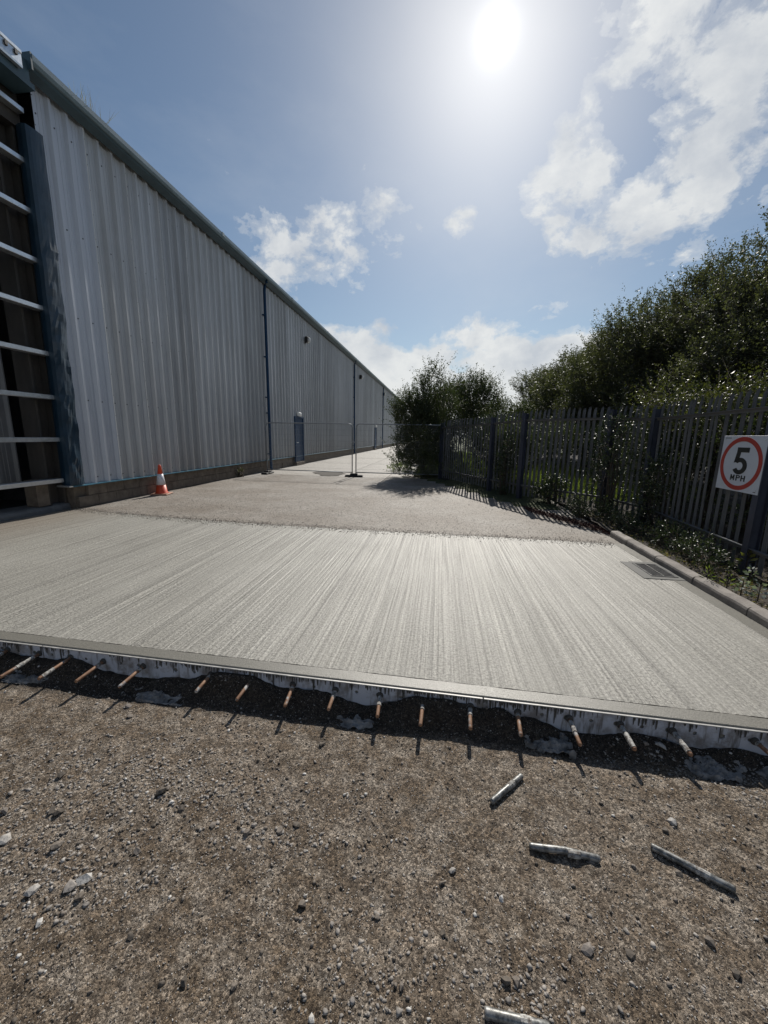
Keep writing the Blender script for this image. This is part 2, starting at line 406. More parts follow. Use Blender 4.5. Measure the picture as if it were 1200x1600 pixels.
def m_form(N, p):
    P = pos(N); n = N.noise(N.mapping(P, (22, 22, 3.0)), 1.0, 5, .6); r = N.noise(P, 7, 5, .65)
    c = N.mix(N.ramp(n, [(.54, 0.0), (.66, .9)]), (.52, .55, .62), (.13, .12, .11))
    c = N.mix(N.ramp(r, [(.47, 0.0), (.62, .85)]), c, (.19, .17, .155))
    setp(p, Base_Color=c, Roughness=.45, Metallic=.1)
    bump(N, p, r, .4, .004)
M_FORM = mat('pale_road_form', m_form)
M_FORMEDGE = simple('form_top_edge', (.42, .41, .39), .55, metal=.2, var=.3, scale=20)
M_GROUT = simple('dark_grout', (.06, .056, .05), .75, bmp=.6, bscale=80)
M_SPILL = simple('pale_spilt_concrete', (.20, .192, .185), .95, var=.6, scale=22, bmp=1.0, bscale=45)
def m_rust(N, p):
    P = pos(N); n = N.noise(P, 40, 5, .7); w = N.noise(P, 16, 3)
    c = N.mix(N.ramp(n, [(.35, 0.0), (.65, 1.0)]), (.20, .095, .05), (.34, .20, .12))
    c = N.mix(N.ramp(w, [(.56, 0.0), (.64, 1.0)]), c, (.42, .40, .38))
    setp(p, Base_Color=c, Roughness=.7); bump(N, p, n, .5, .002)
M_RUST = mat('rusty_bar', m_rust)
def m_crust(N, p):
    P = pos(N); n = N.noise(P, 60, 5, .7)
    setp(p, Base_Color=N.mix(N.ramp(n, [(.4, 0.0), (.6, 1.0)]), (.12, .10, .085), (.50, .49, .46)), Roughness=.85); bump(N, p, n, .9, .004)
M_CRUST = mat('cement_crust', m_crust)
def m_bar(N, p):
    P = pos(N); n = N.noise(P, 35, 5, .7)
    setp(p, Base_Color=N.mix(N.ramp(n, [(.42, 0.0), (.62, 1.0)]), (.10, .10, .095), (.34, .34, .33)), Roughness=.42, Metallic=.35); bump(N, p, n, .4, .002)
M_BAR = mat('dusty_grey_bar', m_bar)
M_PALE = simple('dull_galvanised_pale', (.125, .13, .138), .62, metal=.1, var=.25, scale=3, bmp=.15, bscale=30)
M_POST = simple('blue_grey_post', (.05, .058, .085), .5, metal=.2, var=.25, scale=3)
M_HERAS = simple('galvanised_tube', (.26, .28, .30), .5, metal=.4, var=.15, scale=10)
M_IRON = simple('cast_iron', (.11, .11, .11), .45, metal=.6, var=.3, scale=20, bmp=.4, bscale=60)
M_BARLIT = simple('lit_tone_iron', (.24, .235, .225), .55, metal=.2, var=.3, scale=30)  # lighter iron tone paints the bars as lit, against the dark frame
M_PITSHADE = simple('gully_pit_shade', (.01, .01, .01), .95, bmp=0)
M_SIGN = simple('sign_white', (.62, .66, .72), .4, var=.04, bmp=0)
M_SIGNRED = simple('sign_red', (.42, .045, .03), .4, var=.06, bmp=0)
M_SIGNBLK = simple('sign_black', (.015, .017, .015), .45, var=.05, bmp=0)
M_CONEO = simple('cone_red_orange', (.62, .065, .02), .45, var=.12, scale=14, bmp=.05)
M_CONEW = simple('cone_white_band', (.66, .66, .70), .35, var=.08, scale=20, bmp=.05)
M_CONEB = simple('cone_base', (.40, .22, .15), .7, var=.3, scale=14)
M_BRICK = simple('red_brick', (.22, .085, .05), .85, var=.3, scale=20, bmp=.6, bscale=90)
M_BARK = simple('bark', (.075, .06, .045), .9, var=.35, scale=10, bmp=.8, bscale=40)
M_LITTER = simple('reddish_litter', (.075, .032, .022), .9, var=.4, scale=20)

def leafmat(name, c0, c1, c2, rough=.34, trans=.28, spec=.6):
    m = bpy.data.materials.new(name); m.use_nodes = True; N = NT(m.node_tree)
    p = [n for n in N.n if n.type == 'BSDF_PRINCIPLED'][0]; out = [n for n in N.n if n.type == 'OUTPUT_MATERIAL'][0]
    a = N.new('ShaderNodeAttribute', attribute_name='rnd').outputs['Fac']
    c = N.ramp(a, [(0, c0), (.6, c1), (1, c2)])
    setp(p, Base_Color=c, Roughness=rough, Specular_IOR_Level=spec)
    t = N.new('ShaderNodeBsdfTranslucent', ins={0: N.vmath('MULTIPLY', c, (1.9, 2.2, .9))})
    mx = N.new('ShaderNodeMixShader', ins={0: trans, 1: p.outputs[0], 2: t.outputs[0]}); N.l.new(mx.outputs[0], out.inputs[0])
    return m
L_ALDER = leafmat('tree_leaves', (.046, .049, .032), (.082, .084, .054), (.14, .14, .09), .5, .26, .30)
L_BUSH = leafmat('bush_leaves', (.036, .048, .024), (.07, .082, .04), (.14, .15, .075), .5, .2, .38)
L_YEL = leafmat('yellow_green_leaves', (.045, .05, .018), (.09, .092, .026), (.20, .20, .045), .4, .22)
L_IVY = leafmat('glossy_ivy_leaves', (.018, .030, .014), (.040, .055, .026), (.12, .13, .085), .42, .12, .5)
L_PALE = leafmat('pale_felted_leaves', (.16, .185, .17), (.23, .26, .245), (.32, .35, .33), .7, .15, .3)
L_GRASS = leafmat('grass_blades', (.045, .06, .018), (.09, .112, .03), (.15, .17, .06), .5, .4)
L_VERGE = leafmat('verge_blades', (.03, .04, .016), (.05, .065, .025), (.09, .10, .045), .5, .25)
L_DRY = leafmat('dry_stems', (.16, .12, .07), (.26, .21, .13), (.36, .31, .2), .7, .2, .3)

# ------------------------------------------------------------------ ground sheets
GZ = -0.166                                  # level of the dug-out gravel; slab top is z=0
def front_y(x): return 2.105-.018*x          # line of the slab's cast edge
SLOPE = -math.atan(.018)

ground = MB().add([(-900, -900, -.42), (900, -900, -.42), (900, 1500, -.42), (-900, 1500, -.42)], [(0, 1, 2, 3)]).build('ground', M_FIELD); struct(ground)

# gravel sub-base: fine grid in front of the slab
def gravel_h(x, y):
    fy = front_y(x)
    h = GZ + .020*fbm(x*1.3, y*1.3, 4, 3) + .014*fbm(x*9, y*9, 4, 5) + .007*fbm(x*38, y*38, 3, 9)
    r = vnoise(x*70, y*70, 31); h = h + .0035*np.clip(r-.55, 0, 1)*2
    d = fy-y
    lump = np.clip(fbm(x*2.4+5, y*0+1.3, 3, 21)*2.2+.35+.25*fbm(x*12, y*12, 2, 22), 0, 1)
    h = h + np.exp(-((d-.02)/.085)**2)*(.012+.115*lump) - np.exp(-((d-.17)/.06)**2)*.018*(1-lump)
    return h
def grid(x0, x1, y0, y1, step):
    xs = np.arange(x0, x1+1e-6, step); ys = np.arange(y0, y1+1e-6, step)
    X, Y = np.meshgrid(xs, ys); nx, ny = len(xs), len(ys)
    i = np.arange(nx*ny).reshape(ny, nx)
    Fq = np.stack([i[:-1, :-1], i[:-1, 1:], i[1:, 1:], i[1:, :-1]], -1).reshape(-1, 4)
    return X.ravel(), Y.ravel(), Fq
x, y, Fq = grid(-3.6, 2.8, .35, 2.24, .0085)
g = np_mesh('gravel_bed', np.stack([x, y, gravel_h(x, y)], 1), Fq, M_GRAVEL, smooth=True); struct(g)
x, y, Fq = grid(-12, 12, -8, 2.25, .07)
inner = (x > -3.56) & (x < 2.76) & (y > .39)
z = gravel_h(x, y)-np.where(inner, .09, 0)
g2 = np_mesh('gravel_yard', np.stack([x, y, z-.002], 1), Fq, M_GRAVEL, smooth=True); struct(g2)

# loose stones
def ico():
    t = (1+5**.5)/2
    v = np.array([(-1, t, 0), (1, t, 0), (-1, -t, 0), (1, -t, 0), (0, -1, t), (0, 1, t), (0, -1, -t), (0, 1, -t), (t, 0, -1), (t, 0, 1), (-t, 0, -1), (-t, 0, 1)], float)
    v /= np.linalg.norm(v[0])
    f = np.array([(0, 11, 5), (0, 5, 1), (0, 1, 7), (0, 7, 10), (0, 10, 11), (1, 5, 9), (5, 11, 4), (11, 10, 2), (10, 7, 6), (7, 1, 8), (3, 9, 4), (3, 4, 2), (3, 2, 6), (3, 6, 8), (3, 8, 9), (4, 9, 5), (2, 4, 11), (6, 2, 10), (8, 6, 7), (9, 8, 1)])
    return v, f
OCT = (np.array([(1, 0, 0), (-1, 0, 0), (0, 1, 0), (0, -1, 0), (0, 0, 1), (0, 0, -1)], float), np.array([(0, 2, 4), (2, 1, 4), (1, 3, 4), (3, 0, 4), (2, 0, 5), (1, 2, 5), (3, 1, 5), (0, 3, 5)]))
def rand_rot(n):
    q = rng.normal(size=(n, 4)); q /= np.linalg.norm(q, axis=1)[:, None]; w, a, b, c = q.T
    return np.stack([np.stack([1-2*(b*b+c*c), 2*(a*b-w*c), 2*(a*c+w*b)], -1), np.stack([2*(a*b+w*c), 1-2*(a*a+c*c), 2*(b*c-w*a)], -1), np.stack([2*(a*c-w*b), 2*(b*c+w*a), 1-2*(a*a+b*b)], -1)], 1)
def rocks(name, P, S, shape, material, flat=.65, jit=.28, label=None):
    v, f = shape; n = len(P)
    V = v[None]*(1+jit*rng.normal(size=(n, len(v), 1)))*rng.uniform(.6, 1.25, (n, 1, 3))
    V = np.einsum('nij,nkj->nki', rand_rot(n), V)*S[:, None, None]; V[..., 2] *= flat; V += P[:, None]
    Fc = f[None]+(np.arange(n)*len(v))[:, None, None]
    return np_mesh(name, V.reshape(-1, 3), Fc.reshape(-1, 3), material, attr=np.repeat(rng.random(n)**1.3, len(v)))
def scatter(n, x0, x1, y0, y1, clump=0.0, seed=40, sc_=2.2):
    X = []; 
    while len(X) < n:
        x = rng.uniform(x0, x1, n*2); y = rng.uniform(y0, y1, n*2)
        k = rng.random(n*2) < (1-clump)+clump*np.clip((fbm(x*sc_, y*sc_, 3, seed)+.06)*5, 0, 1)
        k &= y < front_y(x)-.012
        X += list(zip(x[k], y[k]))
    X = np.array(X[:n]); return X
p = scatter(60000, -3.5, 2.6, .40, 2.1, .35, 41)
r = rng.uniform(.0014, .0036, len(p))
o = rocks('grit', np.column_stack([p, gravel_h(p[:, 0], p[:, 1])+r*.25]), r, OCT, M_STONE)
tag(o, 'fine grit covering the compacted brown gravel in front of the slab', 'grit', kind='stuff')
p = scatter(2600, -3.5, 2.6, .40, 2.1, .85, 43); r = rng.uniform(.004, .0085, len(p))
o = rocks('pebbles', np.column_stack([p, gravel_h(p[:, 0], p[:, 1])+r*.25]), r, ico(), M_STONE)
tag(o, 'pebbles and chippings lying over the gravel in front of the slab', 'pebbles', kind='stuff')
p = scatter(22000, -9, 9, -5, 1.9, .4, 44); r = rng.uniform(.004, .011, len(p)); k = ~((p[:, 0] > -3.5) & (p[:, 0] < 2.6) & (p[:, 1] > .4)); p = p[k]; r = r[k]
o = rocks('chippings', np.column_stack([p, gravel_h(p[:, 0], p[:, 1])+r*.2]), r, OCT, M_STONE)
tag(o, 'gravel chippings spread over the rest of the stripped yard', 'gravel', kind='stuff')
# paler broken rubble that lies in patches
cs = [(150, 1205, .28, .14, 420), (285, 1235, .20, .10, 330), (420, 1290, .22, .12, 240), (40, 1300, .25, .12, 220), (110, 1380, .2, .08, 240), (560, 1590, .10, .16, 200), (1060, 1170, .3, .07, 300), (1150, 1215, .25, .08, 260), (800, 1540, .12, .06, 120), (870, 1480, .3, .1, 120)]
pp = []
for (u, v, sx, sy, n_) in cs:
    n_ = int(n_*1.35)
    d_ = CR @ np.array([u-600., -(v-800.), -F_PX]); t_ = (GZ-CAM_H)/d_[2]; q = d_*t_
    pp.append(np.column_stack([q[0]+rng.normal(size=n_)*sx, q[1]+rng.normal(size=n_)*sy]))
p = np.concatenate(pp); p = p[(p[:, 1] < front_y(p[:, 0])-.1) & (p[:, 1] > .4)]; r = rng.uniform(.003, .0105, len(p))*rng.uniform(.45, 1, len(p))
o = rocks('rubble', np.column_stack([p, gravel_h(p[:, 0], p[:, 1])+r*.2]), r, ico(), M_RUBBLE, flat=.42, jit=.38)
tag(o, 'patches of pale broken rubble lying on the brown gravel', 'rubble', kind='stuff')
# single bigger stones
rock_meshes = []
for i in range(6):
    v, f = ico(); v = v*(1+.22*rng.normal(size=(12, 1)))*rng.uniform(.65, 1.2, (1, 3)); v[:, 2] *= .7
    me = bpy.data.meshes.new('stone'); me.from_pydata([tuple(q) for q in v], [], [tuple(q) for q in f]); me.materials.append(M_STONE); rock_meshes.append(me)
def onz(u, v, z):
    d = pxdir(u, v); t = (z-CAM_H)/d[2]; return np.array([0, 0, CAM_H])+t*d
stone_px = [(95, 1210, 11), (200, 1102, 9), (503, 1162, 11), (203, 1118, 8), (283, 1262, 9), (268, 1253, 7), (386, 1300, 12), (397, 1288, 8), (437, 1297, 10), (463, 1288, 9), (332, 1287, 8), (252, 1235, 14),
            (262, 1228, 8), (91, 1268, 11), (82, 1264, 9), (6, 1312, 12), (88, 1320, 12), (8, 1265, 9), (473, 1410, 12), (52, 1390, 12), (134, 1372, 14), (110, 1385, 13), (125, 1400, 9), (287, 1532, 10), (366, 1538, 10),
            (707, 1358, 10), (690, 1377, 8), (918, 1483, 11), (791, 1533, 11), (808, 1533, 11), (783, 1403, 8), (896, 1381, 6), (692, 1457, 7), (985, 1489, 9), (1052, 1282, 9), (1040, 1296, 8), (1008, 1170, 10), (1030, 1172, 12),
            (1190, 1222, 9), (925, 1345, 6), (628, 1540, 8), (486, 1590, 9), (203, 1460, 9), (60, 1440, 8), (577, 1310, 7), (1063, 1364, 7), (1110, 1470, 9), (1150, 1520, 10), (330, 1240, 7), (170, 1265, 7), (215, 1330, 8), (590, 1430, 7)]
for i, (u, v, s) in enumerate(stone_px):
    q = onz(u, v, GZ+.01); rr = s*.5*np.linalg.norm(q-np.array([0, 0, CAM_H]))/F_PX*1.0
    o = bpy.data.objects.new('loose_stone', rock_meshes[i % 6]); COL.objects.link(o)
    o.location = (q[0], q[1], float(gravel_h(np.array([q[0]]), np.array([q[1]]))[0])+rr*.3); o.scale = (rr, rr*random.uniform(.7, 1.1), rr*random.uniform(.7, 1.)); o.rotation_euler = (random.uniform(-.3, .3), random.uniform(-.3, .3), random.uniform(0, 6))
    tag(o, 'small pale angular stone lying loose on the brown gravel', 'stone', 'loose stones on the gravel')

# ------------------------------------------------------------------ new concrete slab
FARY = [(-7.05, 6.42), (-6.4, 6.36), (-4.9, 6.14), (-3.0, 6.02), (-1.2, 5.96), (.8, 5.96), (2.60, 5.93), (2.74, 5.93)]
def far_y(x): return np.interp(x, [a for a, b in FARY], [b for a, b in FARY])
BORD = .105                                  # floated strip along the cast edge
xs = np.arange(-7.05, 2.615, .0052); nr = 60
X = np.repeat(xs[:, None], nr, 1); T = np.repeat(np.linspace(0, 1, nr)[None], len(xs), 0)
y0 = front_y(X)+BORD; y1 = far_y(X)+.03*fbm(X*6, X*0, 3, 77); Y = y0+(y1-y0)*T
wav = .004*fbm(X*.8, Y*.7, 3, 50)
Z = -.0022*np.clip((vnoise(X*62+.6*vnoise(X*2, Y*1.2, 3), Y*.9, 60)-.5)*2, 0, 1) - .0022*np.clip((vnoise(X*31+2, Y*.6, 61)-.62)*3, 0, 1)+.0012*vnoise(X*170, Y*2, 62)+wav+.002*fbm(X*50, Y*18, 2, 63)
i = np.arange(X.size).reshape(X.shape); Fq = np.stack([i[:-1, :-1], i[1:, :-1], i[1:, 1:], i[:-1, 1:]], -1).reshape(-1, 4)
slab = np_mesh('concrete_slab', np.stack([X.ravel(), Y.ravel(), Z.ravel()], 1), Fq, M_SLAB, smooth=True); struct(slab)
# floated strip + body
n = 240; xa = np.linspace(-7.05, 2.735, n); vs = []; fs = []
for j, xx in enumerate(xa):
    fy = front_y(xx); w = .0015*math.sin(xx*9)+.0015*math.sin(xx*23)
    vs += [(xx, fy+.002, -.22), (xx, fy+.002, -.008), (xx, fy+.004, -.002), (xx, fy+.008, .0006), (xx, fy+BORD-.006+w, .001), (xx, fy+BORD+.002+w, -.006)]
for j in range(n-1):
    for k in range(5): fs.append((j*6+k, j*6+6+k, j*6+7+k, j*6+k+1))
e = link_mesh('floated_edge', vs, fs, M_SMOOTH, slab)
body = MB().box((-7.05, 2.3, -.25), (2.735, 5.85, -.02)).build('slab_body', M_SLABSIDE, slab)
# floated channel along the kerb, and round the gully
mb = MB().add([(2.60, 2.17, .0022), (2.74, 2.17, .0022), (2.74, 4.44, .0022), (2.60, 4.44, .0022)], [(0, 1, 2, 3)])
mb.add([(2.60, 5.06, .0022), (2.74, 5.06, .0022), (2.74, 5.94, .0022), (2.60, 5.94, .0022)], [(0, 1, 2, 3)])
mb.build('channel_strip', M_SMOOTH, slab)
mb = MB()
for (a, b, c, d) in ((2.305, 4.44, 2.42, 5.03), (2.42, 4.44, 2.74, 4.52), (2.42, 4.98, 2.74, 5.06), (2.70, 4.52, 2.74, 4.98)):
    mb.box((a, b, -.02), (c, d, .006))
mb.build('gully_surround', M_DAMPMARGIN, slab)

# gully grate
gt = thing('gully_grate', (2.56, 4.75, 0), 'square cast iron gully grate let into the slab beside the kerb', 'drain grate')
MB().box((-.14, -.23, .0025), (.14, .23, .0045)).build('pit_shade', M_PITSHADE, gt)  # flat black plate painting the shade of the open pit under the bars
mb = MB()
for (a, b, c, d) in ((-.14, -.23, -.115, .23), (.115, -.23, .14, .23), (-.115, -.23, .115, -.205), (-.115, .205, .115, .23)): mb.box((a, b, .004), (c, d, .012), .002)
mb.build('frame', M_IRON, gt)
b0 = MB().box((-.115, -.0048, .0045), (.115, .0048, .0112), .002).build('bar', M_BARLIT, gt); b0.location = (0, -.17, 0)
for k in range(1, 9): inst(b0, gt, (0, -.17+k*.0425, 0))
MB().box((-.009, -.205, .0105), (.009, .205, .0125)).build('spine', M_IRON, gt)

# ------------------------------------------------------------------ old yard surface beyond the slab, in bays
yard = thing('yard_paving', (0, 0, 0), None, None); yard['kind'] = 'structure'
def bay(x0, x1, ya, yb, z0, step=.05, fn=None):
    nx = max(2, int((x1-x0)/step)); ny = max(2, int((yb-ya)/step))
    xs_ = np.linspace(x0, x1, nx); ts = np.linspace(0, 1, ny); XX, TT = np.meshgrid(xs_, ts)
    lo = (far_y(XX)+.006) if fn else ya; YY = lo+(yb-lo)*TT
    edge = np.minimum(np.minimum(XX-x0, x1-XX), np.minimum(YY-lo, yb-YY))
    ZZ = z0+.016*fbm(XX*.7, YY*.7, 3, 80)+.007*fbm(XX*5, YY*5, 3, 81)-.012*np.clip(1-edge/.03, 0, 1)
    if fn: ZZ = ZZ-.010*np.exp(-((YY-lo)/.09)**2)*vnoise(XX*8, YY*0, 5)
    i = np.arange(XX.size).reshape(XX.shape); Fq = np.stack([i[:-1, :-1], i[:-1, 1:], i[1:, 1:], i[1:, :-1]], -1).reshape(-1, 4)
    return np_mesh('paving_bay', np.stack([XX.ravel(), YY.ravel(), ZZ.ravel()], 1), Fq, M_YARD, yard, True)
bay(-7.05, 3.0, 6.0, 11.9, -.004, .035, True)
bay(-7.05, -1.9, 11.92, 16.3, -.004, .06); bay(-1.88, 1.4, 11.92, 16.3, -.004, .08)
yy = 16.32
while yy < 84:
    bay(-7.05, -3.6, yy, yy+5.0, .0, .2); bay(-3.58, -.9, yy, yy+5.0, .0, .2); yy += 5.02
MB().box((-7.05, 5.9, -.3), (3.0, 84, -.03)).build('joint_fill', M_DARK, yard)
# dampened/dark patches
def patch(name, c, rx, ry, z, m, parent=None, n=40, seed=1):
    rs = np.random.default_rng(seed); ph = rs.uniform(0, 6, 5); vs = [(c[0], c[1], z)]
    for k in range(n):
        a = 2*PI*k/n; r_ = 1+.16*math.sin(2*a+ph[0])+.12*math.sin(3*a+ph[1])+.08*math.sin(7*a+ph[2])+.05*math.sin(13*a+ph[3])
        vs.append((c[0]+rx*r_*math.cos(a), c[1]+ry*r_*math.sin(a), z))
    return link_mesh(name, vs, [(0, 1+k, 1+(k+1) % n) for k in range(n)], m, parent)
patch('damp_patch', (-4.25, 14.75, 0), .62, .75, .012, M_DAMP, yard)
# pebble dressing on the old yard near the slab
p = np.column_stack([rng.uniform(-6.9, 2.6, 14000), 6.05+np.abs(rng.normal(size=14000))*2.6]); p = p[(p[:, 1] < 14) & (p[:, 1] > far_y(p[:, 0])+.02)]
r = rng.uniform(.002, .0065, len(p)); o = rocks('yard_chippings', np.column_stack([p, np.full(len(p), .002)]), r, OCT, M_STONE)
tag(o, 'scattered chippings on the worn brown yard surface behind the slab', 'gravel', kind='stuff')
# dust tongue at the slab's far edge is stone too
p = np.column_stack([rng.uniform(-7.0, 2.6, 5200), rng.normal(size=5200)*.11]); p[:, 1] += far_y(p[:, 0])
r = rng.uniform(.003, .009, len(p)); o = rocks('edge_rubble', np.column_stack([p, np.full(len(p), .004)]), r, OCT, M_STONE)
tag(o, 'crumbs of stone along the ragged far edge of the new slab', 'rubble', kind='stuff')

# ------------------------------------------------------------------ verge, field
def verge_h(x, y):
    return .045+.05*fbm(x*2, y*2, 4, 90)+.07*fbm(x*9, y*9, 3, 91)+np.clip((x-3.2)*.06, 0, .3)
x, y, Fq = grid(2.80, 12.0, -8, 34, .14)
np_v = np.stack([x, y, verge_h(x, y)], 1); vg = np_mesh('verge', np_v, Fq, M_SOIL, smooth=True); struct(vg)
x, y, Fq = grid(-.95, 2.8, 8.6, 84, .3)
inside = (y < 14.6-(x+.95)*2.15)
z = np.where(inside, -.2, .02+.06*fbm(x*3, y*3, 3, 92)); vb = np_mesh('verge_strip', np.stack([x, y, z], 1), Fq, M_FIELD, smooth=True); struct(vb)
x, y, Fq = grid(12.0, 120, -20, 200, 2.0); f_ = np_mesh('field', np.stack([x, y, .15+.5*fbm(x*.1, y*.1, 3, 93)], 1), Fq, M_FIELD, smooth=True); struct(f_)
x, y, Fq = grid(-.9, 12.1, 34, 200, 2.0); f_ = np_mesh('field', np.stack([x, y, .05+.3*fbm(x*.1, y*.1, 3, 94)], 1), Fq, M_FIELD, smooth=True); struct(f_)

# ------------------------------------------------------------------ kerb
kerb = thing('kerb', (0, 0, 0), None, None); kerb['kind'] = 'structure'
prof = [(2.735, -.2), (2.735, .055), (2.742, .075), (2.758, .086), (2.85, .09), (2.865, .08), (2.865, -.2)]
joints = [6.42, 5.86, 5.10, 4.35, 3.59, 2.83, 2.07, 1.31, .55, -.21, -.97, -1.73, -2.5]
for a, b in zip(joints[1:], joints[:-1]):
    mb = MB(); L = b-a-.012; n = 8
    for k in range(n+1):
        yv = -L/2+L*k/n; 
        for (px_, pz) in prof: mb.v.append((px_-2.8+(.003*math.sin(yv*20+a*7) if pz > 0 else 0), yv, pz+(.002*math.sin(yv*13+a*3) if pz > .05 else 0)))
    m_ = len(prof)
    for k in range(n):
        for j in range(m_-1): mb.f.append((k*m_+j, k*m_+j+1, (k+1)*m_+j+1, (k+1)*m_+j))
    mb.f.append(tuple(range(m_))[::-1]); mb.f.append(tuple(range(n*m_, (n+1)*m_)))
    o = mb.build('kerb_stone', M_KERB, kerb); o.location = (2.8, (a+b)/2, random.uniform(-.004, .004)); o.rotation_euler = (0, random.uniform(-.01, .01), random.uniform(-.004, .004))

# ------------------------------------------------------------------ road form with holes, dowels
def form(xa, xb, label):
    t = thing('road_form', ((xa+xb)/2, front_y((xa+xb)/2), 0), label, 'formwork', 'steel road forms along the slab edge', SLOPE)
    L = xb-xa; h = L/2-.003; z1, z0 = -.012, -.185
    nc = max(1, round(L/.137)); cw = 2*h/nc; mb = MB(); zc = -.068
    for k in range(nc):
        c = -h+cw*(k+.5); rr = .0155 if k % 2 else .011; M = 12
        sq = []; rg = []
        for j in range(M):
            a = 2*PI*(j+.5)/M; rg.append((c+rr*math.cos(a), zc+rr*math.sin(a)))
            ux, uz = math.cos(a), math.sin(a); s_ = min((cw/2)/abs(ux), ((z1-zc) if uz > 0 else (zc-z0))/abs(uz)); sq.append((c+ux*s_, zc+uz*s_))
        b = len(mb.v)
        for (px_, pz) in sq+rg: mb.v.append((px_, -.006, pz))
        for (px_, pz) in rg: mb.v.append((px_, 0.0, pz))
        for j in range(M):
            j2 = (j+1) % M; mb.f.append((b+j, b+j2, b+M+j2, b+M+j)); mb.f.append((b+M+j, b+M+j2, b+2*M+j2, b+2*M+j))
        cs = [(c-cw/2, z1), (c+cw/2, z1), (c-cw/2, z0), (c+cw/2, z0)]          # corner fills
        for (px_, pz) in cs:
            near = sorted(range(M), key=lambda q: (sq[q][0]-px_)**2+(sq[q][1]-pz)**2)[:2]
            b2 = len(mb.v); mb.v.append((px_, -.006, pz)); mb.f.append((b2, b+near[0], b+near[1]))
    mb.build('face_plate', M_FORM, t)
    MB().box((-h, -.013, -.012), (h, .0015, -.0065), .0015).build('top_flange', M_FORMEDGE, t)
    MB().box((-h, -.052, -.193), (h, -.004, -.186), .002).build('bottom_flange', M_FORM, t)
    # grout that ran down the face
    mb = MB(); x_ = -h
    while x_ < h:
        w_ = random.uniform(.004, .016); l_ = random.uniform(.012, .05)*(2.4 if random.random() < .18 else 1); dens = vnoise(np.array([x_*2.2+t.location[0]*2]), np.array([3.]), 8)[0]
        if random.random() < .15+.95*dens:
            zt = -.0125; y_ = -.0075; zb = zt-l_
            vs = [(x_-w_/2, y_, zt), (x_+w_/2, y_, zt), (x_+w_*.35, y_-.003, zt-l_*.5), (x_-w_*.35, y_-.003, zt-l_*.5), (x_+w_*.18, y_-.003, zb), (x_-w_*.18, y_-.003, zb)]
            mb.add(vs, [(0, 3, 2, 1), (3, 5, 4, 2)])
        x_ += random.uniform(.006, .022)
    o = mb.build('grout_runs', M_GROUT, t); o['kind'] = 'stuff'
    return t
form(-5.78, -2.73, 'pale steel road form at the far left end, under the widest smooth strip')
form(-2.73, .32, 'long pale steel road form holding the middle run of rusty dowels')
form(.32, 2.72, 'pale grout-streaked steel road form at the right, ending at the kerb')

# dowels: hole x, tip x/y from the photo
dow = [(-3.03, -3.05), (-2.76, -2.79), (-2.50, -2.53), (-2.24, -2.27), (-1.93, -1.955), (-1.43, -1.45), (-1.14, -1.16), (-.86, -.85), (-.58, -.585), (-.297, -.289), (-.03, -.038), (.248, .241), (.52, .512), (.803, .814), (1.073, 1.091), (1.34, 1.367), (1.74, 1.79), (2.02, 2.05), (2.3, 2.33)]
tipy = [1.93, 1.909, 1.935, 1.95, 1.949, 1.985, 1.955, 1.953, 1.965, 1.955, 1.928, 1.945, 1.941, 1.922, 1.936, 1.945, 1.96, 1.95, 1.96]
crust = {1: .55, 2: .42, 8: .35, 9: .45, 10: .3, 11: .35, 13: .5, 14: .95, 15: .9}
ordn = ['first', 'second', 'third', 'fourth', 'fifth', 'sixth', 'seventh', 'eighth', 'ninth', 'tenth', 'eleventh', 'twelfth', 'thirteenth', 'fourteenth', 'fifteenth', 'sixteenth', 'seventeenth', 'eighteenth', 'nineteenth']
dlab = {1: 'rusty dowel bar with a chalky white sleeve near the left end of the slab edge', 2: 'rusty dowel bar with a bright white cement tip near the left end',
        14: 'dowel bar wholly caked in pale cement, left of the two caked bars', 15: 'dowel bar wholly caked in pale cement, right of the two caked bars'}
for k in range(19):
    if k not in dlab: dlab[k] = 'rusty brown dowel bar in the slab edge, '+ordn[k]+' from the left'
for k, ((hx, tx), ty) in enumerate(zip(dow, tipy)):
    y_h = front_y(hx)+.03; z_h, z_t = -.068, -.076
    a = Vector((hx, y_h, z_h)); b = Vector((tx*.984, ty*.984, z_t)); t = thing('dowel_bar', a, dlab.get(k, 'rusty brown steel dowel bar sticking out of the cast slab edge'), 'dowel bar', 'steel dowel bars along the slab edge')
    d = b-a; MB().tube([Vector((0, 0, 0)), d*.5, d*.985, d], [.0108, .0108, .0108, .009], 14).build('bar', M_RUST, t, True)
    c_ = crust.get(k, .12); pts = []; rs = []
    s0 = .28 if k not in (2,) else .62
    e0 = min(.99, s0+c_*.7)
    for q in range(7):
        f_ = s0+(e0-s0)*q/6; pts.append(d*f_); rs.append(.0114+random.uniform(.0, .0035))
    MB().tube(pts, rs, 12).build('cement_crust', M_CRUST, t)
    MB().lathe([(.0135, 0), (.022, .001), (.019, .012), (.0135, .014)], (0, 0, 0), 12).build('grout_collar', M_GROUT, t).rotation_euler = (PI/2, 0, 0)
    kids_ = [c for c in COL.objects if c.parent == t and c.name.startswith('grout_collar')]; kids_[0].location = (0, -.037, 0)

